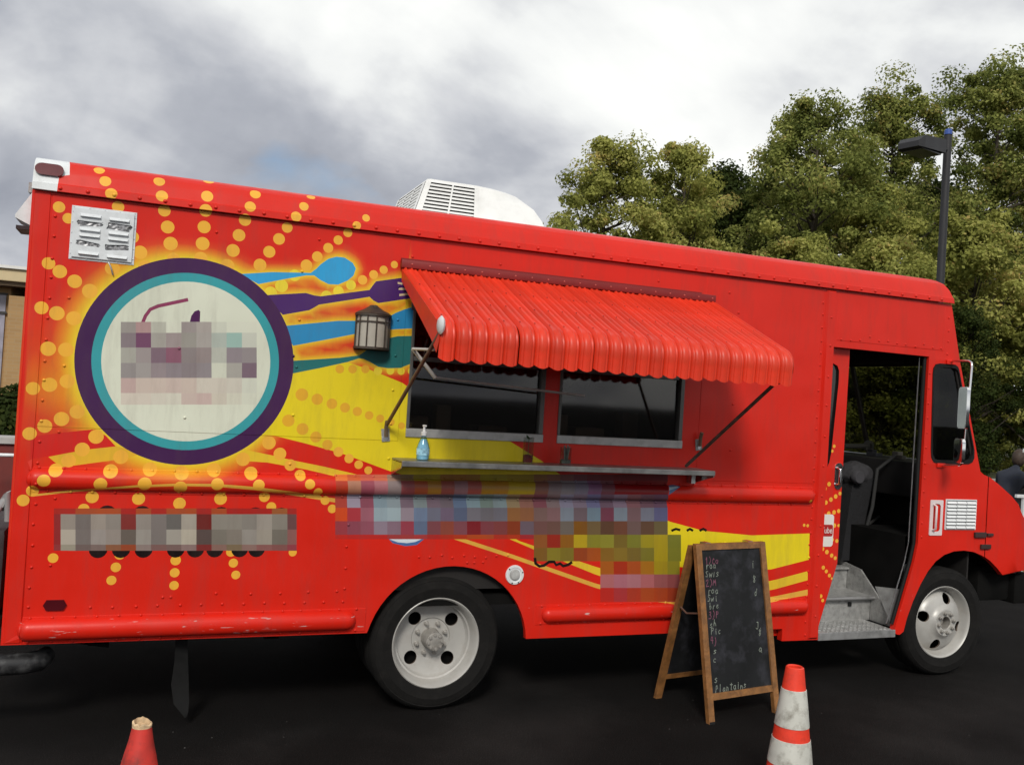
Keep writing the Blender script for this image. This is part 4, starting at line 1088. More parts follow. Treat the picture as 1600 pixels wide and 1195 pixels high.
# path of one slat in y,z: straight slope, round bend, drop
pth = [(-.025, .012)]
for i in range(9):
    k_ = i / 8
    pth.append((-.03 - .765 * k_, .008 - .335 * k_))
e0 = pth[-1]
for a_ in np.linspace(0, 1, 9)[1:]:
    ang = math.radians(-23.6) - a_ * math.radians(78)
    pth.append((e0[0] - .115 * (math.sin(-ang) - math.sin(math.radians(23.6))), e0[1] - .115 * (math.cos(math.radians(23.6)) - math.cos(ang))))
for a_ in (.3, .65, 1.0):
    pth.append((pth[17][0] + .006 * a_, pth[17][1] - .075 * a_))
us = np.linspace(0, 1, 13)
mb = MB()
vv, ff = [], []
for i, (y, z) in enumerate(pth):
    y0, z0 = pth[max(i - 1, 0)]
    y1, z1 = pth[min(i + 1, len(pth) - 1)]
    ty, tz = y1 - y0, z1 - z0
    l = math.hypot(ty, tz)
    ny, nz = tz / l, -ty / l          # outward normal
    front = max(0, min(1, (i - 8) / 5))
    for u in us:
        crest = .010 * max(0, 1 - abs(u - .167) / .09) + .010 * max(0, 1 - abs(u - .583) / .09) - .012 * (u < .04) - .012 * (u > .96) - .004 * (.3 < u < .4) - .004 * (.7 < u < .8)
        bulge = .017 * math.sin(PI * u) ** .7 - .0055 * (abs(u - .25) < .05) - .0055 * (abs(u - .75) < .05) - .008 * (u < .02 or u > .98)
        h = crest * (1 - front) + bulge * front
        sc = -.017 * math.sin(PI * u) ** .8 if i == len(pth) - 1 else 0
        vv.append((u * SW_, y + ny * h, z + nz * h + sc))
nu = len(us)
for i in range(len(pth) - 1):
    ff += [(i * nu + j, i * nu + j + 1, (i + 1) * nu + j + 1, (i + 1) * nu + j) for j in range(nu - 1)]
mb.add(vv, ff)
for k_ in (.36, .66, .95):
    y, z = -.03 - .765 * k_, .008 - .335 * k_
    mb.lathe([(.0042, 0), (.0036, .003), (.0005, .0035)], (SW_ * .38, y, z + .001), 'z', 6, 1)
slat = mb.build('slat', [M_AW, M_AWD], aw, smooth=38)
for i in range(1, NS):
    dup(slat, aw, (i * SW_, random.uniform(-.002, .002), random.uniform(-.0025, .0025)), (random.uniform(-.003, .003), random.uniform(-.006, .006), random.uniform(-.0006, .0006)), (1.012, 1, 1))
MB().box(-.012, 2.13, -.052, -.013, .006, .052, bev=.006).build('hinge_rail', M_AWD, aw, smooth=40)
MB().box(-.005, 2.04, -.016, -.001, .028, .066).build('mounting_strip', M_AWD, aw)
mb = MB()
for i in range(20):
    mb.lathe([(.006, 0), (.004, -.004), (.0005, -.005)], (.05 + i * .108, -.052, .03), 'y', 6)
mb.build('rail_screws', mat('screw_red', (.5, .1, .08), .4), aw)['kind'] = 'stuff'
# end cheeks
ch = [(-.03, .0), (-.795, -.335)] + pth[10:18] + [(pth[17][0] + .03, pth[17][1] - .05), (-.78, -.47), (-.72, -.43), (-.05, -.075)]
MB().prism(ch, 'x', -.006, -.003).build('end_cheek', M_AW, aw)
MB().prism(ch, 'x', 2.144, 2.147).build('end_cheek', M_AW, aw)
# stays
M_ROD = mat('stay_steel', (.17, .12, .10), .5, metal=.5, var=.3, scale=30)


def stay(p0, p1, cap):
    s_ = empty('stay', (0, 0, 0), aw)
    o0 = Vector((1.935, 0, 2.60))
    a_, b_ = Vector(p0) - o0, Vector(p1) - o0
    MB().tube([a_, b_], .011, 10).build('rod', M_ROD, s_, smooth=60)
    if cap:
        MB().lathe([(.0, -.012), (.035, -.012), (.048, 0), (.035, .012), (0, .012)], (0, 0, 0), 'x', 18).build('end_cap', M_WHITE, s_, smooth=50, loc=b_ + Vector((-.004, -.01, .03)))
    else:
        MB().lathe([(.0, -.01), (.02, -.01), (.02, .01), (0, .01)], (0, 0, 0), 'x', 12).build('end_cap', M_ROD, s_, smooth=50, loc=b_)
    return s_


s1 = stay((1.90, -.045, 1.70), (1.938, -.86, 2.20), True)
stay((3.87, -.11, 1.522), (4.02, -.80, 2.085), False)
for x, z, ang in ((1.90, 1.66, -.12), (4.022, 1.685, -.12)):
    b_ = empty('stay_bracket', (x, 0, z), truck, (0, ang, 0))
    MB().box(-.024, .024, -.006, -.001, -.065, .01, bev=.002).build('bracket_plate', M_GALV, b_)
    MB().tube([(0, -.02, -.035), (0, -.03, .02), (.004, -.045, .055)], .012, 8).build('bracket_arm', mat('bracket_bronze', (.2, .15, .10), .5, metal=.6), b_, smooth=60)
    MB().lathe([(.0, -.010), (.012, -.010), (.014, -.006), (.014, 0)], (0, 0, -.045), 'y', 10).build('bracket_bolt', M_ALU, b_, smooth=40)
# inner frame of bars
fr_ = mat('bar_white', (.62, .60, .56), .5)
o0 = Vector((1.935, 0, 2.60))
MB().tube([Vector(p) - o0 for p in ((1.953, -.3, 2.129), (2.092, -.3, 1.979))], .011, 8).tube([Vector(p) - o0 for p in ((1.953, -.3, 2.129), (1.98, -.62, 2.118))], .008, 8).build('hinge_arm', fr_, aw, smooth=60)
MB().tube([Vector(p) - o0 for p in ((2.092, -.3, 1.979), (2.6, -.3, 1.953), (3.02, -.3, 1.931))], .007, 8).build('cross_bar', mat('bar_grey', (.36, .34, .32), .5), aw, smooth=60)

# ------------------------------------------------------------------ serving counter
ct = empty('serving_counter', (1.95, 0, 1.505), truck)
M_CT = mat('counter_steel', (.30, .295, .285), .42, metal=.8, var=.25, scale=10, dirt=(.10, .095, .09), dirtamt=.5)
SL = 2.06
MB().box(0, SL, -.235, -.004, -.010, 0, bev=.003).build('counter_top', M_CT, ct)
MB().box(0, SL, -.238, -.226, -.032, -.0005, bev=.003).build('front_lip', M_CT, ct)
for x in (0.0, SL - .004):
    MB().prism([(-.225, -.013), (-.004, -.013), (-.004, -.10), (-.19, -.05), (-.225, -.042)], 'x', x, x + .004).build('end_bracket', M_STEEL, ct)
for x in (2.0,):
    MB().box(x, x + .03, -.06, -.003, -.10, -.013).build('support', M_STEEL, ct)

# ------------------------------------------------------------------ lantern on the side
ln = empty('wall_lantern', (1.785, 0, 2.225), truck)
M_LB = mat('lantern_bronze', (.075, .060, .048), .5, metal=.5, var=.2, scale=20)
M_LG = mat('frosted_glass', (.42, .39, .33), .35, var=.08, scale=10)
NSEG = 5
R_ = .098


def larc(r, a):
    return (r * math.sin(a), -.012 - r * .9 * math.cos(a))


for z0, z1, rr_ in ((-.105, -.092, .106), (.085, .097, .106), (.048, .055, .1015)):
    p = [larc(rr_, a) for a in np.linspace(-PI / 2, PI / 2, 15)]
    if rr_ < .104:
        MB().add([(x, y, z0) for x, y in p] + [(x, y, z1) for x, y in p] + [(x * .97, y * .97, z0) for x, y in p] + [(x * .97, y * .97, z1) for x, y in p],
                 [(i, i + 1, 16 + i, 15 + i) for i in range(14)] + [(30 + i, 45 + i, 46 + i, 31 + i) for i in range(14)] + [(i, 30 + i, 31 + i, i + 1) for i in range(14)]).build('cage_ring', M_LB, ln)
    else:
        MB().prism(p, 'z', z0, z1).build('cage_ring', M_LB, ln)
p = [larc(.093, a) for a in np.linspace(-PI / 2, PI / 2, 19)]
MB().prism(p, 'z', -.091, .084).build('lantern_glass', M_LG, ln, smooth=40)
for a in (-1.5, -1.02, -.5, .03, .62, 1.2, 1.52):
    x, y = larc(.099, a)
    MB().tube([(x, y, -.092), (x, y, .085)], .0042, 6).build('cage_bar', M_LB, ln)
vv = []
for r_, z in ((.108, .097), (.09, .110), (.06, .122), (.032, .140), (.02, .150)):
    vv += [(larc(r_, a)[0], larc(r_, a)[1], z) for a in np.linspace(-PI / 2, PI / 2, 15)]
ff = [(i * 15 + j, i * 15 + j + 1, (i + 1) * 15 + j + 1, (i + 1) * 15 + j) for i in range(4) for j in range(14)] + [tuple(range(60, 75))]
MB().add(vv, ff).build('lantern_cap', M_LB, ln, smooth=30)
MB().tube([(0, -.02, .138), (0, -.05, .142)], .008, 8).build('cap_knob', M_LB, ln)
MB().box(-.10, .10, -.011, 0, -.11, .10).build('back_plate', M_LB, ln)

# ------------------------------------------------------------------ louvred vent with broken slats
vt = empty('louvre_vent', (.187, 0, 2.466), truck)
M_VP = mat('vent_grey', (.68, .71, .73), .5, var=.06, scale=8, dirt=(.25, .24, .22), dirtamt=.3)
VW, VH = .31, .276
MB().box(0, VW, -.006, -.0005, 0, VH).build('flange', M_VP, vt)
holes = [rrect(.030, .150, .176, .204, .01, 2), rrect(.170, .288, .172, .200, .01, 2), rrect(.034, .142, .070, .096, .01, 2), rrect(.168, .282, .066, .092, .01, 2)]
rg = random.Random(5)
holes = [[(x + rg.uniform(-.006, .006), z + rg.uniform(-.006, .008)) for x, z in h] for h in holes]
Pv, Fv = cdt([rect(.012, VW - .012, .012, VH - .012)] + holes)
cv = Pv[Fv].mean(1)
k = np.ones(len(Fv), bool)
for h in holes:
    k &= ~pip(h, cv)
MB().add([(x, -.016, z) for x, z in Pv], Fv[k].tolist()).build('face_plate', M_VP, vt)
reveal('face_edge', rect(.012, VW - .012, .012, VH - .012), .011, M_VP, y0=-.016, parent=vt)
for h in holes:
    reveal('torn_slot_edge', h, .0095, M_VP, y0=-.016, parent=vt)
    m_ = MB()
    xs_ = np.linspace(min(p[0] for p in h), max(p[0] for p in h), 9)
    zs_ = np.linspace(min(p[1] for p in h), max(p[1] for p in h), 4)
    v_ = [(x, -.0068 - rg.uniform(0, .004), z) for z in zs_ for x in xs_]
    m_.add(v_, [(j * 9 + i, j * 9 + i + 1, (j + 1) * 9 + i + 1, (j + 1) * 9 + i) for j in range(3) for i in range(8)])
    m_.build('crumpled_foil', mat('foil_dark', (.22, .22, .23), .4, metal=.5, var=.9, scale=70), vt)
lv = MB()
lv.add([(0, 0, 0), (.10, 0, 0), (.10, 0, .017), (0, 0, .017), (.004, -.013, .001), (.096, -.013, .001), (.096, -.009, .006), (.004, -.009, .006)],
       [(0, 1, 5, 4), (4, 5, 6, 7), (7, 6, 2, 3), (0, 4, 7, 3), (1, 2, 6, 5)])
first = None
for cxx in (.042, .178):
    for z in (.222, .150, .120, .028):
        z_ = z - (.004 if cxx > .1 else 0)
        if first is None:
            first = lv.build('louvre', M_VP, vt, loc=(cxx, -.016, z_))
        else:
            dup(first, vt, (cxx, -.016, z_))
mb = MB()
for i in range(5):
    for x, z in ((.01 + i * .0725, .006), (.01 + i * .0725, VH - .006), (.006, .03 + i * .054), (VW - .006, .03 + i * .054)):
        mb.lathe([(.004, 0), (.003, -.003), (.0004, -.0035)], (x, -.006, z), 'y', 6)
mb.build('flange_screws', M_VP, vt)['kind'] = 'stuff'
MB().tube([(.19, -.015, .0), (.20, -.02, -.02), (.207, -.018, -.04), (.213, -.012, -.062)], .004, 6).build('vent_latch', M_ALU, vt, smooth=60)

# ------------------------------------------------------------------ air conditioner on the roof
ac = empty('roof_air_conditioner', (2.17, .72, 3.03), truck)
M_AC = mat('ac_plastic', (.78, .78, .76), .5, var=.04, scale=6, dirt=(.5, .48, .44), dirtamt=.25)
LEN, WID, HT = .99, .84, .315
sec = [(.0, .0, 0), (.015, .012, .06), (.09, .05, HT - .03), (.13, .075, HT)]
rings_ = [(.0, .0, 0), (.015, .012, .06), (.04, .025, .125), (.065, .038, .205), (.09, .05, HT - .03), (.105, .06, HT - .010), (.13, .085, HT)]
vv = []
for (ix, iy, z) in rings_:
    kz = min(1, z / HT)
    tail = LEN * (.60 + .40 * math.sqrt(max(0, 1 - kz ** 2.2)))
    mid_ = LEN * .47 + (tail - LEN * .47) * .5
    ty = iy + .05 * kz
    vv += [(ix, iy, z), (LEN * .47, iy, z), (mid_, iy + .015 * kz, z), (tail, ty + .02, z), (tail, WID - ty - .02, z), (mid_, WID - iy - .015 * kz, z), (LEN * .47, WID - iy, z), (ix, WID - iy, z)]
ff = []
for i in range(len(rings_) - 1):
    for j in range(8):
        if 1 <= i <= 3 and j in (0, 7):
            continue
        ff.append((i * 8 + j, i * 8 + (j + 1) % 8, (i + 1) * 8 + (j + 1) % 8, (i + 1) * 8 + j))
ff.append(tuple(range(8 * (len(rings_) - 1), 8 * len(rings_))))
MB().add(vv, ff).build('housing', M_AC, ac, smooth=40)
i1, i2 = sec[1], sec[2]
LG = LEN * .47
# dark core behind the grilles
MB().box(.11, LG - .02, .075, WID - .075, .02, HT - .035).build('condenser_core', mat('core_dark', (.02, .02, .021), .7), ac)


def gpt(side, u, w):
    """point on the grille plane: u along, w up (0..1)"""
    ix = i1[0] + (i2[0] - i1[0]) * w
    iy = i1[1] + (i2[1] - i1[1]) * w
    z = i1[2] + (i2[2] - i1[2]) * w
    if side == 0:
        return Vector((ix + (LG - ix) * u, iy, z))
    return Vector((ix, WID - iy - (WID - 2 * iy) * u, z))


for side in (0, 1):
    for k_ in range(9):
        w0 = .0 + k_ * .112
        m_ = MB()
        a_, b_, c_, d_ = gpt(side, .0, w0), gpt(side, 1, w0), gpt(side, 1, w0 + .058), gpt(side, 0, w0 + .058)
        off = Vector((0, .012, 0)) if side == 0 else Vector((.012, 0, 0))
        m_.add([a_, b_, c_, d_, a_ + off, b_ + off, c_ + off, d_ + off], [(0, 1, 2, 3), (7, 6, 5, 4), (0, 4, 5, 1), (3, 2, 6, 7), (0, 3, 7, 4), (1, 5, 6, 2)])
        m_.build('grille_slat', M_AC, ac)
    for u0, u1 in ((0, .10), (.50, .53), (.93, 1.0)) if side == 0 else ((0, .06), (.33, .36), (.63, .66), (.92, 1)):
        m_ = MB()
        off = Vector((0, -.003, 0)) if side == 0 else Vector((-.003, 0, 0))
        a_, b_, c_, d_ = [gpt(side, u, w) + off for u, w in ((u0, 0), (u1, 0), (u1, 1), (u0, 1))]
        m_.add([a_, b_, c_, d_], [(0, 1, 2, 3)])
        m_.build('grille_post', M_AC, ac)

# ------------------------------------------------------------------ small fittings
lt = mat('red_lens', (.10, .004, .008), .15, coat=.5, var=.1)
MB().prism(capsule(-.035, .035, 0, .032, 8), 'y', 0, -.012).build('roof_marker_light', lt, truck, smooth=40, loc=(.072, .0, 2.905), rot=(-.28, 0, 0))
MB().prism([(-.055, 0), (-.04, -.027), (.04, -.027), (.055, 0), (.04, .027), (-.04, .027)], 'y', 0, -.008).build('side_reflector', mat('dark_red_lens', (.07, .004, .008), .2, coat=.5), truck, loc=(.235, -.001, .692))
fc_ = empty('fuel_cap', (2.765, 0, .813), truck)
MB().lathe([(.060, 0), (.058, -.008), (.046, -.009), (.042, -.004), (.026, -.003)], axis='y', seg=28).build('cap_flange', M_WHITE, fc_, smooth=35)
MB().lathe([(.042, -.003), (.030, -.004), (.028, -.016), (.010, -.019), (.0005, -.019)], axis='y', seg=24).build('cap', mat('cap_grey', (.42, .42, .41), .5, var=.2, scale=25), fc_, smooth=35)
mb = MB()
for a in (.3, 2.4, 4.4, 5.2):
    mb.lathe([(.005, 0), (.004, -.003), (.0004, -.0035)], (.052 * math.cos(a), -.008, .052 * math.sin(a)), 'y', 6)
mb.build('cap_screws', M_CHAS, fc_)
# front side vent and grab handle
fv = empty('side_vent', (6.22, 0, 1.106), truck)
MB().box(0, .31, -.006, -.0005, 0, .228).build('vent_plate', M_WHITE, fv)
MB().box(.008, .302, -.0075, -.0062, .008, .220).build('vent_shadow_gap', mat('vent_gap', (.10, .11, .115), .6), fv)
lv2 = MB().add([(0, 0, 0), (.092, 0, 0), (.092, 0, .019), (0, 0, .019), (0, -.012, .002), (.092, -.012, .002)], [(0, 1, 5, 4), (4, 5, 2, 3), (0, 4, 3), (1, 2, 5)])
first = None
for i in range(3):
    for j in range(8):
        l_ = (.010 + i * .098, -.0076, .010 + j * .0262)
        if first is None:
            first = lv2.build('vent_louvre', M_WHITE, fv, loc=l_)
        else:
            dup(first, fv, l_)
gh = empty('grab_handle', (6.07, 0, 1.062), truck)
PO, PI_ = rrect(0, .125, 0, .264, .008, 3), rrect(.03, .10, .03, .235, .022, 4)
Pg, Fg = cdt([PO, PI_])
cg = Pg[Fg].mean(1)
kk = pip(PO, cg) & ~pip(PI_, cg)
MB().add([(x, -.006, z) for x, z in Pg], Fg[kk].tolist()).build('handle_plate', mat('handle_pink_white', (.72, .62, .62), .5, var=.08), gh)
reveal('plate_edge', PO, .0055, MATS['handle_pink_white'], y0=-.006, parent=gh)
MB().tube([(.030, -.008, .04), (.030, -.035, .05), (.030, -.035, .22), (.030, -.008, .23)], .008, 8).build('handle_bar', MATS['handle_pink_white'], gh, smooth=60)
# bonnet latch
bl = empty('bonnet_latch', (6.64, 0, 1.06), truck)
MB().box(-.12, -.005, -.020, -.001, -.012, .028, bev=.004).build('latch_body', mat('latch_rubber', (.045, .02, .018), .7), bl)
MB().box(.012, .07, -.018, -.001, -.002, .02, bev=.004).build('latch_hook', MATS['latch_rubber'], bl)
MB().box(-.05, .05, -.018, -.001, -.10, -.065, bev=.004).build('hinge', mat('hinge_dark', (.05, .025, .022), .6, metal=.3), bl)
# quarter window of the cab
qw = empty('quarter_window', (0, 0, 0), truck)
cen = np.mean(CABW, 0)
IN = [tuple(cen + (np.array(p) - cen) * .93) for p in CABW]
Pq, Fq = cdt([CABW, IN])
cq = Pq[Fq].mean(1)
kk = pip(CABW, cq) & ~pip(IN, cq)
MB().add([(x, -.004, z) for x, z in Pq], Fq[kk].tolist()).build('rubber_gasket', M_BLACK, qw)
reveal('gasket_lip', IN, .03, M_BLACK, y0=-.004, parent=qw)
Pq, Fq = cdt([IN])
kk = pip(IN, Pq[Fq].mean(1))
MB().add([(x, .02, z) for x, z in Pq], Fq[kk].tolist()).build('quarter_pane', glass('quarter_glass', (.5, .52, .5)), qw)
# mirrors
mr = empty('door_mirror', (0, 0, 0), truck)
arm = [(6.20, -.004, 2.36), (6.18, -.04, 2.372), (6.14, -.22, 2.362), (6.135, -.245, 2.35), (6.135, -.25, 2.32), (6.10, -.25, 1.64), (6.095, -.24, 1.615), (6.10, -.21, 1.602), (6.15, -.04, 1.585), (6.16, -.004, 1.585)]
MB().tube(arm, .0085, 10).build('mirror_arm', M_CHROME, mr, smooth=60)
for p in (arm[0], arm[-1]):
    MB().box(p[0] - .05, p[0] + .03, -.014, -.002, p[2] - .016, p[2] + .016, bev=.003).build('arm_foot', M_RED, mr)


def mirror(cx_, cy_, cz_, w, h, r, n1_, n2_):
    p = rrect(-w / 2, w / 2, -h / 2, h / 2, r, 5)
    m1 = MB().prism(p, 'y', 0, .022).build(n1_, M_CHROME, mr, smooth=40, loc=(cx_, cy_, cz_), rot=(0, 0, math.radians(-115.5)))
    q = rrect(-w / 2 + .008, w / 2 - .008, -h / 2 + .008, h / 2 - .008, r * .8, 5)
    MB().prism(q, 'y', -.0015, -.0002).build(n2_, mat('mirror_glass', (.5, .52, .5), .03, metal=1, var=.02), m1)
    return m1


mirror(6.075, -.24, 2.02, .15, .30, .03, 'mirror_shell', 'mirror_face')
mirror(6.055, -.24, 1.71, .15, .175, .035, 'spot_mirror_shell', 'spot_mirror_face')
MB().lathe([(.0, -.02), (.02, -.02), (.026, 0), (.02, .02), (0, .02)], (6.118, -.25, 2.02), 'z', 12).lathe([(.0, -.02), (.022, -.02), (.03, 0), (.022, .02), (0, .02)], (6.105, -.25, 1.71), 'z', 12).build('mirror_clamp', M_CHAS, mr, smooth=50)
# lamp hood and rack at the rear
rh = MB()
rh.add([(0, .05, 2.80), (0, .28, 2.80), (0, .05, 2.62), (0, .28, 2.62), (-.075, .05, 2.67), (-.075, .28, 2.67), (-.075, .05, 2.655), (-.075, .28, 2.655)], [(0, 1, 5, 4), (4, 5, 7, 6), (0, 4, 6, 2), (1, 3, 7, 5), (2, 6, 7, 3)])
rh.build('rear_lamp_hood', M_WHITE, truck)
MB().box(-.07, -.005, .06, .27, 2.600, 2.618).build('rear_lamp_lens', mat('lens_dark', (.03, .012, .012), .3), truck)
MB().box(-.03, -.004, .1, .2, 2.80, 2.85).build('rear_hinge', M_GALV, truck)
MB().tube([(-.35, .06, .378), (-.1, .06, .378), (.10, .07, .38), (.17, .11, .38), (.19, .2, .38)], [.055, .055, .055, .055, .05], 14).build('rear_bumper', mat('bumper_black', (.02, .02, .021), .4, var=.4, scale=14, dirt=(.2, .2, .2), dirtamt=.3), truck, smooth=60)
MB().box(-.30, -.02, .12, 1.3, .55, .60).build('rear_rack', M_CHAS, truck)
MB().box(-.28, -.03, .16, .9, .62, 1.05, bev=.03).build('generator', mat('generator_dark', (.03, .03, .032), .6, var=.5, scale=9), truck, smooth=40)
MB().tube([(-.12, .14, 1.05), (-.06, .12, 1.18), (-.03, .12, 1.25), (-.02, .13, 1.1)], .018, 8).build('generator_hose', mat('hose_grey', (.3, .3, .3), .5), truck, smooth=60)
# chassis
cs = MB()
cs.box(.1, 7.0, .70, .80, .50, .70)
cs.box(.1, 7.0, 1.48, 1.58, .50, .70)
for x in (.4, 1.3, 3.4, 4.6):
    cs.box(x, x + .08, .06, 2.2, .46, .60)
cs.box(0.02, 5.0, .06, 2.22, .62, .68)
cs.box(2.2, 2.5, .5, 1.8, .33, .5)
cs.box(3.6, 4.5, 1.2, 1.9, .42, .60)
cs.prism([(.18, .50), (.5, .44), (.5, .50)], 'y', .08, .12)
cs.build('chassis', M_CHAS, truck)
for x0, x1 in ((1.84, 2.90), (5.90, 6.86)):
    m_ = MB()
    m_.add([(x0, .62, .62), (x1, .62, .62), (x1, .62, 1.05), (x0, .62, 1.05)], [(0, 1, 2, 3)])
    m_.add([(x0, .05, 1.05), (x1, .05, 1.05), (x1, .62, 1.05), (x0, .62, 1.05)], [(0, 1, 2, 3)])
    m_.add([(x0, .05, .5), (x0, .62, .5), (x0, .62, 1.05), (x0, .05, 1.05)], [(0, 1, 2, 3)])
    m_.add([(x1, .05, .75), (x1, .62, .75), (x1, .62, 1.05), (x1, .05, 1.05)], [(0, 1, 2, 3)])
    m_.build('wheel_well', M_CHAS, truck)
# mud flap
mf = MB()
rows_ = [(.50, .832, .893), (.35, .835, .905), (.22, .826, .918), (.12, .845, .925), (.07, .890, .922), (.055, .905, .915)]
vv = []
for i, (z, x0, x1) in enumerate(rows_):
    yb = .07 + .03 * math.sin(i * .9)
    vv += [(x0, yb, z), (x1, yb + .02, z), (x0, yb + .008, z), (x1, yb + .028, z)]
ff = []
for i in range(len(rows_) - 1):
    b_ = i * 4
    ff += [(b_, b_ + 1, b_ + 5, b_ + 4), (b_ + 2, b_ + 6, b_ + 7, b_ + 3), (b_, b_ + 4, b_ + 6, b_ + 2), (b_ + 1, b_ + 3, b_ + 7, b_ + 5)]
mf.add(vv, ff)
mf.build('mud_flap', mat('flap_rubber', (.010, .010, .010), .85, var=.3, scale=20, spec=.2), truck, smooth=60)

# ------------------------------------------------------------------ wheels
M_TYRE = mat('tyre_rubber', (.0075, .007, .0066), .85, var=.25, scale=10, bump=.2, bscale=60, spec=.22, dirt=(.016, .0145, .013), dirtamt=.6)
M_HUB = mat('hub_metal', (.32, .305, .28), .5, metal=.25, var=.2, scale=30, dirt=(.14, .11, .085), dirtamt=.5)
M_RIM = mat('rim_paint', (.44, .43, .405), .42, metal=.15, var=.10, scale=5, dirt=(.24, .19, .14), dirtamt=.25)
M_RIMD = mat('rim_rust', (.12, .09, .07), .7, var=.35, scale=16)
TYP = [(.268, .0), (.276, -.016), (.300, -.020), (.330, -.026), (.334, -.024), (.355, -.024), (.372, -.017), (.376, -.018), (.392, -.004), (.402, .015), (.405, .04), (.400, .045), (.400, .055), (.405, .06), (.405, .10), (.400, .105), (.400, .115), (.405, .12), (.405, .165), (.400, .19), (.372, .215), (.30, .22), (.268, .20)]


def tyre_mesh():
    return MB().lathe(TYP, axis='y', seg=56, closed=True)


def wheel(x, y, front):
    w = empty('wheel', (x, y, .402), truck)
    tyre_mesh().build('tyre', M_TYRE, w, smooth=30)
    # rim lip
    if front:
        lip = [(.268, .002), (.272, -.008), (.266, -.012), (.258, -.006), (.252, .012), (.240, .05), (.232, .065)]
        depth = lambda r: np.interp(r, [0, .075, .088, .098, .112, .135, .175, .205, .222, .234], [-.030, -.030, -.034, -.034, -.012, .0, .010, .030, .055, .068])
        hole_r, hr, nh, a0 = .176, .040, 4, math.radians(-14)
        lug_r, cen_r = .074, .046
    else:
        lip = [(.268, .002), (.272, -.008), (.266, -.012), (.258, -.004), (.250, .015), (.240, .045), (.236, .062), (.226, .066), (.222, .085), (.216, .095)]
        depth = lambda r: np.interp(r, [0, .10, .118, .124, .15, .20, .217], [.118, .118, .118, .109, .106, .10, .096])
        hole_r, hr, nh, a0 = .166, .041, 4, math.radians(42)
        lug_r, cen_r = .094, .060
    MB().lathe(lip, axis='y', seg=64).build('rim_lip', M_RIM, w, smooth=50)
    hl = [[(hole_r * math.cos(a0 + k * 2 * PI / nh) + hr * math.cos(t_), hole_r * math.sin(a0 + k * 2 * PI / nh) + hr * math.sin(t_)) for t_ in np.linspace(0, 2 * PI, 20)[:-1]] for k in range(nh)]
    rout = .234 if front else .217
    lps = [circle(0, 0, r_, 56) for r_ in ([.046, .075, .088, .098, .112, .135, .175, .205, .222, .234] if front else [.06, .10, .118, .124, .15, .185, .205, .217])] + hl
    Pr, Fr = cdt(lps)
    cr = Pr[Fr].mean(1)
    kk_ = (np.hypot(cr[:, 0], cr[:, 1]) > cen_r * (.98 if front else 0)) & (np.hypot(cr[:, 0], cr[:, 1]) < rout)
    for h_ in hl:
        kk_ &= ~pip(h_, cr)
    dd = depth(np.hypot(Pr[:, 0], Pr[:, 1]))
    disc = MB().add([(p[0], d_, p[1]) for p, d_ in zip(Pr, dd)], Fr[kk_].tolist()).build('wheel_disc', M_RIM, w, smooth=35)
    for h_ in hl:
        d1 = depth(np.hypot(np.array(h_)[:, 0], np.array(h_)[:, 1]))
        m_ = MB()
        n_ = len(h_)
        m_.add([(p[0], d_, p[1]) for p, d_ in zip(h_, d1)] + [(p[0], d_ + .012, p[1]) for p, d_ in zip(h_, d1)], [(i, (i + 1) % n_, n_ + (i + 1) % n_, n_ + i) for i in range(n_)])
        m_.build('hand_hole_edge', M_RIMD, disc)
    base = float(depth(lug_r))
    nut = None
    for k in range(8):
        a = k * PI / 4 + (.2 if front else .35)
        l_ = (lug_r * math.cos(a), base, lug_r * math.sin(a))
        if nut is None:
            nut = MB().lathe([(.0165, 0), (.0165, -.004), (.0125, -.006), (.0125, -.020), (.008, -.022), (.008, -.030), (.0005, -.031)], axis='y', seg=8).build('lug_nut', M_HUB, w, loc=l_)
        else:
            dup(nut, w, l_)
    if front:
        MB().lathe([(.050, -.030), (.048, -.033), (.045, -.030), (.045, .05), (.030, .05), (.028, .020), (.022, .012), (.0005, .010)], axis='y', seg=28).build('hub', M_HUB, w, smooth=35)
        MB().lathe([(.235, .12), (.02, .11)], axis='y', seg=32).build('brake_drum', M_CHAS, w)
    else:
        MB().lathe([(.062, .118), (.058, .10), (.056, .025), (.053, .018), (.044, .014), (.0005, .012)], axis='y', seg=28).build('hub', M_HUB, w, smooth=35)
        bt = None
        for k in range(8):
            a = k * PI / 4 + .1
            l_ = (.042 * math.cos(a), .015, .042 * math.sin(a))
            if bt is None:
                bt = MB().lathe([(.0095, 0), (.0095, -.010), (.0005, -.011)], axis='y', seg=6).build('axle_bolt', M_HUB, w, loc=l_)
            else:
                dup(bt, w, l_)
        MB().lathe([(.235, .17), (.02, .16)], axis='y', seg=32).build('brake_drum', M_CHAS, w)
    return w


wheel(2.3055, .055, False)
wheel(6.2992, .045, True)
for x, y in ((2.3055, .30), (2.3055, 1.75), (2.3055, 2.0), (6.2992, 2.0)):
    w = empty('wheel', (x, y, .402), truck)
    tyre_mesh().build('tyre', M_TYRE, w, smooth=30)
    MB().lathe([(.27, .06), (.1, .12), (.0005, .12)], axis='y', seg=24).build('rim', M_CHAS, w, smooth=40)
MB().tube([(2.3055, .4, .40), (2.3055, 1.9, .40)], .07, 12).lathe([(0, -.2), (.16, -.12), (.2, 0), (.16, .12), (0, .2)], (2.3055, 1.14, .40), 'y', 16).build('rear_axle', M_CHAS, truck)

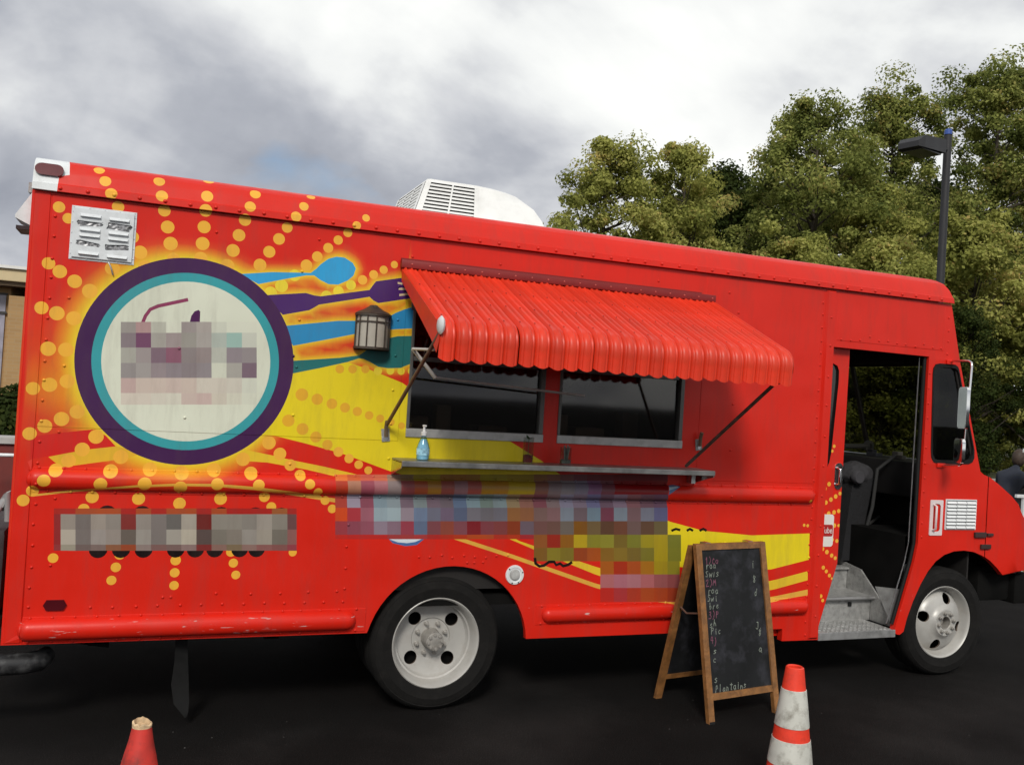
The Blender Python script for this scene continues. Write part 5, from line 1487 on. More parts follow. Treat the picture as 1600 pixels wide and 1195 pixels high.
# ------------------------------------------------------------------ sandwich board
sb = empty('sandwich_board', (3.875, -.49, 0), rot=(0, 0, math.radians(9)))
tag(sb, 'wooden A-frame chalkboard menu standing on the asphalt beside the truck', 'chalkboard sign')
M_WD = mat('board_wood', (.24, .105, .030), .55, var=.35, scale=14, bump=.3, bscale=60, dirt=(.10, .045, .02), dirtamt=.7)
M_CB = mat('chalkboard', (.0065, .007, .0078), .6, var=.5, scale=4, spec=.3, dirt=(.040, .040, .050), dirtamt=.8)
BW, BH, LEAN = .60, 1.05, .21


def fp(u, v, o=0.0):
    """front panel: u across, v up the slope 0..1, o out of the face"""
    return (u, LEAN * v - o, BH * v)


def slab(mb_, f_, u0, u1, v0, v1, o0, o1, mi=0):
    p_ = [f_(u, v, o) for o in (o0, o1) for u, v in ((u0, v0), (u1, v0), (u1, v1), (u0, v1))]
    mb_.add(p_, [(0, 1, 2, 3), (7, 6, 5, 4), (0, 4, 5, 1), (1, 5, 6, 2), (2, 6, 7, 3), (3, 7, 4, 0)], mi)
    return mb_


def bp_(u, v, o=0.0):
    return (u, .47 - .25 * v + o, BH * v)


ST = .045
for u in (0, BW - ST):
    slab(MB(), fp, u, u + ST, 0, 1, 0, .03).build('stile', M_WD, sb)
slab(MB(), fp, ST + .001, BW - ST - .001, .125, .16, .002, .028).build('rail', M_WD, sb)
slab(MB(), fp, ST + .001, BW - ST - .001, .965, 1.0, .002, .028).build('rail', M_WD, sb)
pan = slab(MB(), fp, ST - .002, BW - ST + .002, .155, .97, .008, .018).build('board_panel', M_CB, sb)
for u in (0, BW - ST):
    slab(MB(), bp_, u, u + ST, 0, .985, 0, .03).build('stile', M_WD, sb)
slab(MB(), bp_, ST + .001, BW - ST - .001, .125, .155, .002, .028).build('rail', M_WD, sb)
slab(MB(), bp_, ST + .001, BW - ST - .001, .94, .975, .002, .028).build('rail', M_WD, sb)
slab(MB(), bp_, ST - .002, BW - ST + .002, .15, .95, .008, .018).build('board_panel', M_CB, sb)
MB().tube([(.02, LEAN * .62, BH * .6), (.02, .25, BH * .575), (.02, .31, BH * .6)], .006, 6).build('stay_cord', mat('cord_brown', (.12, .06, .04), .8), sb)
for u in (.1, .47):
    MB().box(u, u + .04, LEAN - .01, LEAN + .045, BH - .012, BH + .004).build('hinge', M_STEEL, sb)
for u in (0.0, BW - ST):
    slab(MB(), fp, u + .002, u + ST - .002, -.004, .012, -.002, .032).build('rubber_foot', M_BLACK, sb)
# chalk writing: strokes in a unit box
GL = {
    '1': [[(.35, .75), (.55, 1), (.55, 0)]], ')': [[(.3, 1.1), (.55, .8), (.6, .4), (.45, 0), (.25, -.2)]], '.': [[(.4, .02), (.5, .0), (.46, .08)]],
    '2': [[(.15, .8), (.35, 1), (.65, .9), (.6, .6), (.15, 0), (.8, .05)]], '3': [[(.2, .95), (.55, 1), (.65, .8), (.4, .55), (.68, .35), (.55, .05), (.15, .05)]],
    '4': [[(.35, 1), (.15, .45), (.75, .5)], [(.62, .95), (.6, 0)]], '8': [[(.65, .8), (.4, 1), (.2, .8), (.65, .3), (.45, 0), (.2, .2), (.65, .8)]],
    'C': [[(.75, .85), (.5, 1), (.2, .7), (.2, .25), (.5, 0), (.8, .15)]], 'S': [[(.75, .9), (.4, 1), (.2, .75), (.65, .4), (.55, .05), (.15, .1)]],
    'M': [[(.1, 0), (.2, 1), (.5, .4), (.8, 1), (.9, 0)]], 'P': [[(.2, 0), (.25, 1), (.65, .95), (.7, .6), (.25, .5)]], 'J': [[(.3, 1), (.7, 1), (.65, .2), (.4, 0), (.15, .2)]],
    'o': [[(.5, .6), (.2, .45), (.2, .12), (.5, 0), (.75, .2), (.7, .5), (.5, .6)]], 'r': [[(.25, .6), (.28, 0)], [(.28, .4), (.45, .6), (.7, .58)]],
    'a': [[(.7, .55), (.4, .6), (.2, .3), (.4, 0), (.68, .25), (.7, .58), (.75, 0)]], 'w': [[(.1, .6), (.25, 0), (.45, .5), (.65, 0), (.85, .6)]],
    'i': [[(.5, .6), (.52, 0)], [(.5, .8), (.53, .84)]], 's': [[(.7, .55), (.4, .62), (.25, .45), (.65, .2), (.5, 0), (.2, .05)]],
    'b': [[(.25, 1), (.25, 0), (.6, .05), (.7, .35), (.5, .55), (.25, .4)]], 'e': [[(.2, .3), (.7, .35), (.6, .58), (.3, .55), (.2, .2), (.45, 0), (.75, .1)]],
    'h': [[(.25, 1), (.25, 0)], [(.25, .4), (.5, .6), (.7, .4), (.7, 0)]], 'c': [[(.7, .5), (.45, .6), (.2, .35), (.3, .05), (.7, .08)]],
    'l': [[(.45, 1), (.45, 0)]], 'n': [[(.25, .6), (.25, 0)], [(.25, .4), (.5, .6), (.7, .45), (.72, 0)]], 't': [[(.5, .95), (.5, .05), (.65, 0)], [(.2, .68), (.8, .7)]],
    'd': [[(.7, 1), (.7, 0)], [(.7, .4), (.45, .55), (.2, .3), (.4, 0), (.7, .15)]],
}


def chalk(txt, u, v, size, m_, adv=.72):
    mb_ = MB()
    x = u
    for ch_ in txt:
        sx_, dz_ = random.uniform(.88, 1.15), random.uniform(-.004, .004)
        for st_ in GL.get(ch_, []):
            q = [(x + a_ * size * .8 * sx_ + b_2 * size * .14 + random.uniform(-.0022, .0022), v * BH + dz_ + b_2 * size * sx_ + random.uniform(-.0022, .0022)) for a_, b_2 in st_]
            for (x0, z0), (x1, z1) in zip(q[:-1], q[1:]):
                dx, dz = x1 - x0, z1 - z0
                l = math.hypot(dx, dz) or 1
                w_ = .0022
                px_, pz_ = -dz / l * w_, dx / l * w_
                ex, ez = dx / l * .002, dz / l * .002
                p4 = [(x0 - ex + px_, z0 - ez + pz_), (x0 - ex - px_, z0 - ez - pz_), (x1 + ex - px_, z1 + ez - pz_), (x1 + ex + px_, z1 + ez + pz_)]
                mb_.add([fp(a_, b_2 / BH, .0195) for a_, b_2 in p4], [(0, 1, 2, 3)])
        x += size * adv
    mb_.build('chalk_writing', m_, sb)


CW = mat('chalk_white', (.20, .225, .19), .9, var=.3, scale=60)
CP = mat('chalk_pink', (.20, .07, .11), .9, var=.3, scale=60)
for txt, yy_, u, m_ in (('1)Co', 160, .056, CP), ('roa', 192, .062, CW), ('Swis', 240, .052, CW), ('2)M', 300, .05, CP), ('roa', 347, .062, CW), ('Swi', 392, .054, CW), ('bre', 440, .062, CW), ('3)P', 500, .052, CP), ('sh', 548, .058, CW), ('Pic', 597, .060, CW), ('4)', 655, .052, CP), ('s', 712, .07, CW), ('c', 768, .062, CW), ('s', 885, .06, CW), ('Plantains', 943, .06, CW)):
    v_ = 1 - (yy_ - 45) / 1090 - .012
    chalk(txt, u + .012, v_, .038, m_, .78)
for txt, yy_, u, m_ in (('i', 200, .46, CW), ('8', 292, .465, CW), ('d', 380, .468, CW), ('J.', 590, .455, CW), ('8', 632, .475, CW), ('a', 735, .465, CW)):
    chalk(txt, u, 1 - (yy_ - 45) / 1090 - .012, .044, m_)

# ------------------------------------------------------------------ traffic cones
M_OR = mat('cone_orange', (.78, .045, .018), .45, var=.12, scale=10, dirt=(.25, .03, .02), dirtamt=.4)
M_OR2 = mat('cone_faded_red', (.52, .030, .020), .55, var=.25, scale=12, dirt=(.08, .02, .018), dirtamt=.8)
M_REF = mat('reflective_collar', (.54, .54, .49), .4, var=.12, scale=9, dirt=(.16, .14, .11), dirtamt=.75)


def cone_base(parent, m_):
    b_ = MB()
    b_.box(-.18, .18, -.18, .18, 0, .03, bev=.012)
    b_.lathe([(.150, .03), (.142, .042), (.130, .052)], seg=32)
    b_.build('base', m_, parent, smooth=40)


c1 = empty('traffic_cone', (3.545, -1.67, 0), rot=(0, 0, .5))
tag(c1, 'orange traffic cone with two dirty white reflective bands beside the chalkboard', 'traffic cone', 'traffic cones in front of the truck')
cone_base(c1, M_OR)
rz = lambda z: .130 - (z - .04) * .133
zb = [.04, .115, .235, .345, .42, .575, .70]
MB().lathe([(rz(.042), .042), (rz(.3), .3), (rz(.69), .69), (rz(.705), .700), (rz(.70) - .006, .704), (rz(.70) - .014, .700), (rz(.70) - .014, .66)], seg=40).build('cone_body', M_OR, c1, smooth=40)
for z0, z1 in ((.255, .368), (.43, .60)):
    MB().lathe([(rz(z0) + .0005, z0 - .001), (rz(z0) + .003, z0), (rz((z0 + z1) / 2) + .0035, (z0 + z1) / 2), (rz(z1) + .003, z1), (rz(z1) + .0005, z1 + .001)], seg=40).build('reflective_band', M_REF, c1, smooth=40)
c2 = empty('traffic_cone', (.658, -1.80, 0), rot=(.0, .02, 1.1))
tag(c2, 'faded red traffic cone with a broken pale tip near the rear of the truck', 'traffic cone', 'traffic cones in front of the truck')
cone_base(c2, M_OR2)
pr = []
for z in np.linspace(.042, .672, 14):
    k_ = (z - .042) / .63
    r = .155 - .123 * k_ ** .9 + (.006 * math.sin(9 * k_ + 1) if .5 < k_ < .95 else 0)
    pr.append((r, z))
cb_ = MB().lathe(pr, seg=36)
cb_.build('cone_body', M_OR2, c2, smooth=50)
tp = MB()
rg = random.Random(11)
n_ = 28
vv = []
for k_ in range(n_):
    a = 2 * PI * k_ / n_
    up_ = .006 * math.sin(a + .6) + rg.uniform(-.004, .004)
    for r, z in ((.0325, .671), (.033, .686 + up_), (.027, .690 + up_), (.025, .655)):
        vv.append((r * math.cos(a), r * math.sin(a), z))
tp.add(vv, [(k_ * 4 + j, ((k_ + 1) % n_) * 4 + j, ((k_ + 1) % n_) * 4 + j + 1, k_ * 4 + j + 1) for k_ in range(n_) for j in range(3)])
tp.build('broken_tip', mat('torn_rubber', (.62, .44, .26), .8, var=.35, scale=60), c2, smooth=50)

# ------------------------------------------------------------------ things on the counter
bt = empty('sanitizer_bottle', (2.10, -.12, 1.506))
tag(bt, 'clear blue pump bottle of hand sanitizer on the counter beside the yellow paint', 'bottle')
G_BL = glass('bottle_plastic', (.62, .80, .88), .1)
MB().lathe([(.0005, .001), (.034, .001), (.037, .006), (.037, .07), (.030, .095), (.018, .125), (.014, .133), (.014, .14)], seg=22).build('bottle_body', G_BL, bt, smooth=40)
MB().lathe([(.0005, .003), (.032, .003), (.034, .008), (.034, .07), (.026, .095), (.015, .12), (.0005, .12)], seg=20).build('gel', mat('gel_blue', (.52, .70, .78), .15, var=.1, spec=.6), bt, smooth=40)
MB().lathe([(.0375, .028), (.0376, .066)], seg=22).build('label_band', mat('label_blue', (.30, .55, .72), .4, var=.5, scale=50), bt)
MB().lathe([(.016, .139), (.017, .141), (.017, .160), (.009, .163), (.007, .19), (.011, .192), (.011, .200), (.0005, .202)], seg=16).tube([(0, 0, .196), (.0, -.03, .196)], .005, 8).build('pump', mat('pump_white', (.8, .8, .8), .4, var=.03), bt, smooth=50)
G_JR = glass('jar_glass', (.86, .88, .87), .04)


def jar(x, r, h, lab, content, col, plant):
    j = empty('glass_jar', (x, -.12, 1.506))
    tag(j, lab, 'jar', 'glass jars on the counter')
    MB().lathe([(.0005, .001), (r, .001), (r, h), (r - .003, h), (r - .003, .006), (.0005, .006)], seg=24).build('jar_wall', G_JR, j, smooth=40)
    MB().lathe([(.0005, .007), (r - .004, .007), (r - .004, content), (.0005, content + .004)], seg=20).build('jar_filling', mat('filling_' + col[0], col[1], .6, var=.5, scale=60), j, smooth=40)
    if plant:
        m_ = MB()
        rg_ = random.Random(4)
        for k_ in range(13):
            a = rg_.uniform(0, 2 * PI)
            l = rg_.uniform(.02, .05)
            d = Vector((math.cos(a), math.sin(a), rg_.uniform(.1, .8)))
            s_ = Vector((-d.y, d.x, 0)) * .008
            b0 = Vector((0, 0, h - .01))
            m_.add([b0, b0 + d * l * .5 + s_, b0 + d * l, b0 + d * l * .5 - s_], [(0, 1, 2, 3)])
        m_.tube([(0, 0, .05), (.002, 0, h)], .002, 6)
        m_.build('sprig', mat('sprig_green', (.03, .10, .03), .6), j)
    else:
        m_ = MB()
        rg_ = random.Random(9)
        for k_ in range(9):
            x_, y_ = rg_.uniform(-.02, .02), rg_.uniform(-.02, .02)
            m_.tube([(x_ * .5, y_ * .5, .02), (x_, y_, h + rg_.uniform(-.015, .025))], .004, 6)
        m_.build('utensil_bundle', mat('utensil_grey', (.18, .19, .17), .5, var=.5, scale=40), j)
    return j


jar(2.755, .033, .155, 'tall glass jar with dark red filling and a green sprig on the counter', .05, ('red', (.16, .008, .012)), True)
jar(3.005, .036, .105, 'short glass jar holding small grey sticks on the counter', .03, ('grey', (.10, .10, .09)), False)

# ------------------------------------------------------------------ trees
def leaf_mat(name, stops, transl=.35):
    m = bpy.data.materials.new(name)
    m.use_nodes = True
    t = m.node_tree
    t.nodes.clear()
    a = nn(t, 'ShaderNodeAttribute', attribute_name='leaf_tone')
    c = ramp(t, a.outputs['Fac'], stops)
    d = nn(t, 'ShaderNodeBsdfPrincipled')
    d.inputs['Roughness'].default_value = .75
    d.inputs['Specular IOR Level'].default_value = .12
    tr = nn(t, 'ShaderNodeBsdfTranslucent')
    mx = nn(t, 'ShaderNodeMixShader')
    mx.inputs[0].default_value = transl
    o = nn(t, 'ShaderNodeOutputMaterial')
    t.links.new(c, d.inputs['Base Color'])
    t.links.new(c, tr.inputs[0])
    t.links.new(d.outputs[0], mx.inputs[1])
    t.links.new(tr.outputs[0], mx.inputs[2])
    t.links.new(mx.outputs[0], o.inputs[0])
    return m


L_YEL = leaf_mat('leaves_yellow_green', [(0, (.14, .16, .036)), (.5, (.37, .38, .095)), (.85, (.52, .50, .16)), (1, (.50, .38, .13))], .45)
L_GRN = leaf_mat('leaves_green', [(0, (.080, .105, .026)), (.5, (.25, .28, .07)), (.85, (.42, .43, .13)), (1, (.43, .34, .11))], .45)
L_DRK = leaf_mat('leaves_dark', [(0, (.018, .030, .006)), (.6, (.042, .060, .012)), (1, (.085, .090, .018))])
M_BARK = mat('bark', (.06, .048, .036), .9, var=.4, scale=8, bump=.8, bscale=18)


def tree_meshes(seed, h, r, base, nclump, nleaf, ls):
    """trunk with limbs, and a crown of leaves; base is where foliage starts"""
    rg_ = np.random.default_rng(seed)
    tk = MB()
    bend = rg_.uniform(-.3, .3, 2)
    spine = [(bend[0] * math.sin(k_ * 2.1), bend[1] * math.sin(k_ * 1.7), h * .93 * k_) for k_ in np.linspace(0, 1, 9)]
    tk.tube(spine, [max(.035, .021 * h * (1 - k_ * .92)) for k_ in np.linspace(0, 1, 9)], 9)
    cl = []
    for i in range(nclump):
        f = rg_.uniform(0, 1) ** .8
        z = base + (h - base) * f
        prof_ = (math.sin(PI * min(1, (f * .80 + .16))) ** .75)
        az = rg_.uniform(0, 2 * PI)
        lob = 1 + .28 * math.sin(2 * az + seed) + .22 * math.sin(3 * az + 5 * f + seed * 2)
        rad = r * prof_ * lob * math.sqrt(rg_.uniform(.08, 1))
        if rg_.random() < .14:
            rad *= 1.28
            z += rg_.uniform(-.3, .9)
        cl.append((rad * math.cos(az), rad * math.sin(az), z - .2 * rad * rg_.uniform(0, 1), .22 + .40 * rg_.random() ** 1.5))
    for x, y, z, s_ in cl[::2]:
        z0 = max(base * .5, z - math.hypot(x, y) * rg_.uniform(.5, .9))
        k_ = min(1, z0 / (h * .93))
        sx, sy = bend[0] * math.sin(k_ * 2.1), bend[1] * math.sin(k_ * 1.7)
        mid = ((sx + x) * .5 + rg_.uniform(-.15, .15), (sy + y) * .5 + rg_.uniform(-.15, .15), z0 + (z - z0) * .42)
        tk.tube([(sx, sy, z0), mid, (x, y, z)], [.0075 * h * (1 - k_ * .7), .004 * h * (1 - k_ * .6), .012], 5, cap=False)
    cl = np.array(cl)
    n_ = nclump * nleaf
    ci = rg_.integers(0, nclump, n_)
    u = rg_.normal(size=(n_, 3))
    u /= np.linalg.norm(u, axis=1)[:, None]
    rr_ = rg_.uniform(0, 1, n_) ** .45
    rad = cl[ci, 3] * (r / 3.0) ** .5 * 1.45
    pos = cl[ci, :3] + u * (rr_ * rad)[:, None] * np.array([1.15, 1.15, .8])
    nrm = u * .9 + rg_.normal(size=(n_, 3)) * .55 + np.array([0, 0, .45])
    nrm /= np.linalg.norm(nrm, axis=1)[:, None]
    tv = rg_.normal(size=(n_, 3)) + np.array([0, 0, -.3])
    tv -= nrm * (tv * nrm).sum(1)[:, None]
    tv /= np.linalg.norm(tv, axis=1)[:, None]
    bv = np.cross(nrm, tv)
    L = ls * rg_.uniform(.6, 1.35, n_)[:, None]
    v4 = np.stack([pos - tv * L * .5, pos + bv * L * .30, pos + tv * L * .5, pos - bv * L * .30], 1).reshape(-1, 3)
    me_ = bpy.data.meshes.new('crown')
    me_.vertices.add(4 * n_)
    me_.vertices.foreach_set('co', v4.ravel())
    me_.loops.add(4 * n_)
    me_.loops.foreach_set('vertex_index', np.arange(4 * n_))
    me_.polygons.add(n_)
    me_.polygons.foreach_set('loop_start', np.arange(n_) * 4)
    me_.polygons.foreach_set('loop_total', np.full(n_, 4))
    tone_c = np.clip(rg_.normal(.45, .2, nclump), 0, .9)
    tone = np.clip(tone_c[ci] + rg_.normal(0, .17, n_), 0, 1)
    a_ = me_.attributes.new('leaf_tone', 'FLOAT', 'FACE')
    a_.data.foreach_set('value', tone.astype(np.float32))
    me_.update(calc_edges=True)
    me_.validate()
    return tk, me_


VAR = []
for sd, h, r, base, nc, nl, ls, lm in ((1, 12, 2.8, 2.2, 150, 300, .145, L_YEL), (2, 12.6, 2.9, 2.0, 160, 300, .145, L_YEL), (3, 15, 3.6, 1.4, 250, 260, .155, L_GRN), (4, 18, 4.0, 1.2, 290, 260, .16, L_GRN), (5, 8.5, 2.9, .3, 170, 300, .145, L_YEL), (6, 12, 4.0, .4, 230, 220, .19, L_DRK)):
    tk, cm = tree_meshes(sd, h, r, base, nc, nl, ls)
    VAR.append((tk, cm, lm, {}))


def tree(v, x, y, sc, rot, label, name='broadleaf_tree', zs=None):
    tk, cm, lm, cache = VAR[v]
    root = empty(name, (x, y, .1), rot=(0, 0, rot))
    root.scale = (sc, sc, zs or sc)
    if 't' not in cache:
        cache['t'] = tk.build('trunk', M_BARK, root, smooth=60)
        cm.materials.append(lm)
        cache['c'] = link('crown', cm, root)
    else:
        dup(cache['t'], root)
        dup(cache['c'], root)
    tag(root, label, 'tree', 'trees at the edge of the lot')
    return root


tree(0, 16.4, 26.0, .97, .3, 'small yellow-green tree at the left end of the tree line, above the truck roof')
tree(1, 20.2, 27.2, .98, 1.4, 'yellow-green tree with a pointed top, second in the tree line')
tree(2, 26.0, 26.5, 1.0, 2.2, 'green tree with a drooping left edge, third in the tree line')
tree(3, 31.8, 28.0, .93, .8, 'tall green tree rising above the lamp head')
tree(3, 37.8, 27.5, 1.05, 3.6, 'tallest green tree at the right edge of the photo')
tree(2, 43.5, 29.0, 1.25, 5.1, 'green tree cut off by the right edge of the photo')
tree(4, 22.4, 22.6, .95, 1.0, 'low bushy yellow-green tree in front of the drooping tree')
tree(4, 26.6, 22.2, 1.08, 2.5, 'low bushy tree behind the truck cab roof', zs=1.0)
tree(4, 31.2, 22.8, 1.16, 4.1, 'bushy yellow-green tree right behind the lamp post')
tree(4, 36.0, 22.4, 1.1, 5.2, 'bushy low tree right of the lamp post')
tree(0, 28.4, 25.0, .95, 2.9, 'slim yellow-green tree between the lamp head and the drooping tree')
tree(4, 18.4, 24.0, .8, 3.3, 'low bushy yellow-green tree under the pointed tree')
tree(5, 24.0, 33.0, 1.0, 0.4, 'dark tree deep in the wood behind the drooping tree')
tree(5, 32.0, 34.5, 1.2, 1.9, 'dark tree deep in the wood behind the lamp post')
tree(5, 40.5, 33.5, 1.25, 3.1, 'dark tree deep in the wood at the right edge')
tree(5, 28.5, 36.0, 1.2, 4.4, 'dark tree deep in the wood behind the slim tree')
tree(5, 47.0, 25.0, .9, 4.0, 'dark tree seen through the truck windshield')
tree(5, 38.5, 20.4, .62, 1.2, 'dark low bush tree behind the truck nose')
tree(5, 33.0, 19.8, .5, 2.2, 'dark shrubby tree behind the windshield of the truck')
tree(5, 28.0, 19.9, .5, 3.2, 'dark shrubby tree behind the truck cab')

# ------------------------------------------------------------------ lamp post
lp = empty('lamp_post', (14.36, 8.0, 0))
tag(lp, 'tall dark grey lamp post with a flat box head in front of the trees', 'lamp post')
M_LP = mat('post_bronze', (.022, .022, .025), .6, metal=.1, var=.2, scale=4)
MB().lathe([(.078, 0), (.075, 3.5), (.070, 7.35), (.0005, 7.36)], seg=18).build('post', M_LP, lp, smooth=40)
MB().lathe([(.22, 0), (.22, .5), (.18, .55), (.10, .55)], seg=18).build('post_base', mat('post_concrete', (.35, .34, .32), .9, bump=.3), lp, smooth=40)
MB().lathe([(.072, 7.362), (.072, 7.44), (.05, 7.465), (.0005, 7.47)], seg=18).build('post_cap', mat('blue_cap', (.03, .08, .32), .4, var=.1), lp, smooth=40)
arm_ = Vector((-1, -.25, 0)).normalized()
nrm_ = Vector((-arm_.y, arm_.x, 0))
hd = MB()
pv = []
for d_, w_, z0, z1 in ((.24, .10, 6.99, 7.12), (.46, .24, 6.88, 7.13), (1.16, .25, 6.84, 7.06), (1.30, .20, 6.85, 6.95)):
    for s_, z in ((-1, z0), (1, z0), (1, z1), (-1, z1)):
        p = arm_ * d_ + nrm_ * (w_ * s_)
        pv.append((p.x, p.y, z))
hd.add(pv, [(i * 4 + j, i * 4 + (j + 1) % 4, (i + 1) * 4 + (j + 1) % 4, (i + 1) * 4 + j) for i in range(3) for j in range(4)] + [(0, 1, 2, 3), (15, 14, 13, 12)])
hd.build('lamp_head', M_LP, lp)
a_ = MB()
a_.tube([Vector((0, 0, 7.06)), arm_ * .34 + Vector((0, 0, 7.06))], .045, 8)
a_.build('lamp_arm', M_LP, lp, smooth=60)
q = [arm_ * d_ + nrm_ * s_ for d_, s_ in ((.55, -.2), (1.15, -.2), (1.15, .2), (.55, .2))]
MB().add([(p.x, p.y, z) for z in (6.83, 6.85) for p in q], [(0, 1, 2, 3), (0, 4, 5, 1), (1, 5, 6, 2), (2, 6, 7, 3), (3, 7, 4, 0)]).build('lamp_lens', mat('lens_grey', (.10, .10, .10), .3), lp)

# ------------------------------------------------------------------ building behind the truck's rear
bd = empty('brick_building', (-8, 15.0, 0))
tag(bd, 'tan brick building with a cream fascia behind the rear of the truck', 'building')


def brick_mat():
    m = bpy.data.materials.new('tan_brick')
    m.use_nodes = True
    t = m.node_tree
    b = t.nodes['Principled BSDF']
    g = nn(t, 'ShaderNodeTexCoord')
    mp_ = nn(t, 'ShaderNodeMapping')
    mp_.inputs['Rotation'].default_value = (PI / 2, 0, 0)
    br = nn(t, 'ShaderNodeTexBrick')
    br.inputs['Scale'].default_value = 1
    br.inputs['Brick Width'].default_value = .21
    br.inputs['Row Height'].default_value = .07
    br.inputs['Mortar Size'].default_value = .007
    br.inputs['Color1'].default_value = (.37, .225, .10, 1)
    br.inputs['Color2'].default_value = (.42, .26, .115, 1)
    br.inputs['Mortar'].default_value = (.40, .27, .14, 1)
    t.links.new(g.outputs['Object'], mp_.inputs[0])
    t.links.new(mp_.outputs[0], br.inputs[0])
    t.links.new(br.outputs[0], b.inputs['Base Color'])
    b.inputs['Roughness'].default_value = .9
    return m


M_BR = brick_mat()
MB().box(-4, 5.93, .6, 9, 0, 3.60).box(5.94, 10, .25, 8.9, 0, 3.3).build('wall', M_BR, bd)
MB().box(-4, 10, .0, 9, 3.56, 3.80, bev=.02).build('fascia', mat('cream_fascia', (.62, .50, .30), .8, var=.06), bd)
MB().box(-4.05, 10.05, -.06, 9, 3.802, 3.86).build('coping', mat('coping_white', (.75, .74, .70), .7, var=.05), bd)
MB().box(-4, 10, .1, .58, 3.48, 3.558).build('soffit', mat('soffit_brown', (.22, .15, .09), .8), bd)
w = empty('window', (3.0, .6, .9), bd)
MB().box(0, 2.85, -.03, -.002, 0, 2.45).build('pane', mat('window_mauve', (.34, .33, .40), .15, var=.2), w)
for z in (0, 2.05, 2.42):
    MB().box(-.02, 2.88, -.07, -.031, z, z + .04).build('frame', mat('frame_dark', (.05, .05, .05), .5), w)
# low wall, rail and clipped shrub at the rear
lw = empty('planter_wall', (-4.6, 9.6, 0))
tag(lw, 'low red planter wall with a grey cap beside the brick building', 'planter wall')
MB().box(0, 6, .0, .3, 0, .80).build('wall', mat('planter_red', (.16, .03, .025), .85, var=.2, scale=5), lw)
MB().box(-.03, 6.03, -.05, .35, .802, .90, bev=.01).build('cap', mat('cap_stone', (.42, .40, .38), .85), lw)
hr_ = empty('hand_rail', (-4.5, 9.0, 0))
tag(hr_, 'white metal hand rail in front of the low red wall', 'rail')
MB().tube([(0, 0, .69), (6, 0, .69)], .025, 10).build('top_rail', M_WHITE, hr_, smooth=60)
for x in (0.1, 2.0, 3.9, 5.8):
    MB().tube([(x, 0, 0), (x, 0, .67)], .02, 8).build('rail_post', M_WHITE, hr_, smooth=60)


def shrub(name, x, y, r, h, seed, lab):
    rg_ = np.random.default_rng(seed)
    root = empty(name, (x, y, 0))
    n_ = 7000
    u = rg_.normal(size=(n_, 3))
    u /= np.linalg.norm(u, axis=1)[:, None]
    pos = u * rg_.uniform(.75, 1.03, n_)[:, None] * np.array([r, r, h / 2]) + np.array([0, 0, h / 2])
    nr = u + rg_.normal(size=(n_, 3)) * .5
    nr /= np.linalg.norm(nr, axis=1)[:, None]
    tv = np.cross(nr, rg_.normal(size=(n_, 3)))
    tv /= np.linalg.norm(tv, axis=1)[:, None]
    bv = np.cross(nr, tv)
    s_ = .05
    v4 = np.stack([pos - tv * s_, pos + bv * s_ * .6, pos + tv * s_, pos - bv * s_ * .6], 1).reshape(-1, 3)
    me_ = bpy.data.meshes.new('foliage')
    me_.from_pydata(v4.tolist(), [], np.arange(4 * n_).reshape(-1, 4).tolist())
    at_ = me_.attributes.new('leaf_tone', 'FLOAT', 'FACE')
    at_.data.foreach_set('value', np.clip(rg_.normal(.35, .2, n_), 0, .8).astype(np.float32))
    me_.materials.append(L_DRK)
    link('foliage', me_, root)
    st_ = MB()
    for k_ in range(6):
        st_.tube([(0, 0, 0), (r * .5 * math.cos(k_), r * .5 * math.sin(k_), h * .6)], [.03, .01], 6)
    st_.build('stems', M_BARK, root)
    tag(root, lab, 'shrub')


shrub('round_shrub', -1.25, 11.3, .75, 1.62, 3, 'round clipped green shrub against the brick building')

# ------------------------------------------------------------------ person beyond the truck nose
def skinned(name, joints, edges, radii, m_, parent, sub=2):
    me_ = bpy.data.meshes.new(name)
    me_.from_pydata(joints, edges, [])
    me_.materials.append(m_)
    o = link(name, me_, parent)
    sk = o.modifiers.new('skin', 'SKIN')
    sk.use_smooth_shade = True
    for d_, r_ in zip(me_.skin_vertices[0].data, radii):
        d_.radius = r_ if isinstance(r_, tuple) else (r_, r_)
    me_.skin_vertices[0].data[0].use_root = True
    ss = o.modifiers.new('subdivision', 'SUBSURF')
    ss.levels = sub
    ss.render_levels = sub
    return o


pe = empty('person', (11.56, 4.0, -.05), rot=(0, 0, .25))
tag(pe, 'person in a dark navy shirt leaning forward beyond the truck nose', 'person')
J = [(0, 0, .88), (0.02, 0, 1.02), (.10, 0, 1.17), (.20, 0, 1.30), (.27, 0, 1.38), (.31, 0, 1.44),
     (.0, .10, .84), (.02, .11, .47), (-.02, .11, .08), (.12, .12, .035),
     (.0, -.10, .84), (.04, -.11, .47), (0, -.11, .08), (.14, -.12, .035),
     (.20, .17, 1.29), (.30, .22, 1.04), (.48, .18, .90), (.55, .16, .885),
     (.20, -.17, 1.29), (.30, -.22, 1.04), (.48, -.18, .90), (.55, -.16, .885)]
Ed = [(0, 1), (1, 2), (2, 3), (3, 4), (4, 5), (0, 6), (6, 7), (7, 8), (8, 9), (0, 10), (10, 11), (11, 12), (12, 13), (3, 14), (14, 15), (15, 16), (16, 17), (3, 18), (18, 19), (19, 20), (20, 21)]
Rd = [(.13, .15), (.125, .15), (.135, .165), (.11, .14), .055, .05, .085, .06, .042, .035, .085, .06, .042, .035, .07, .05, .036, .03, .07, .05, .036, .03]
navy = mat('navy_shirt', (.014, .018, .030), .9, var=.2, scale=15, bump=.3, bscale=30)
skin_m = mat('skin', (.42, .24, .16), .55, var=.08)
skinned('body', J, Ed, Rd, navy, pe)
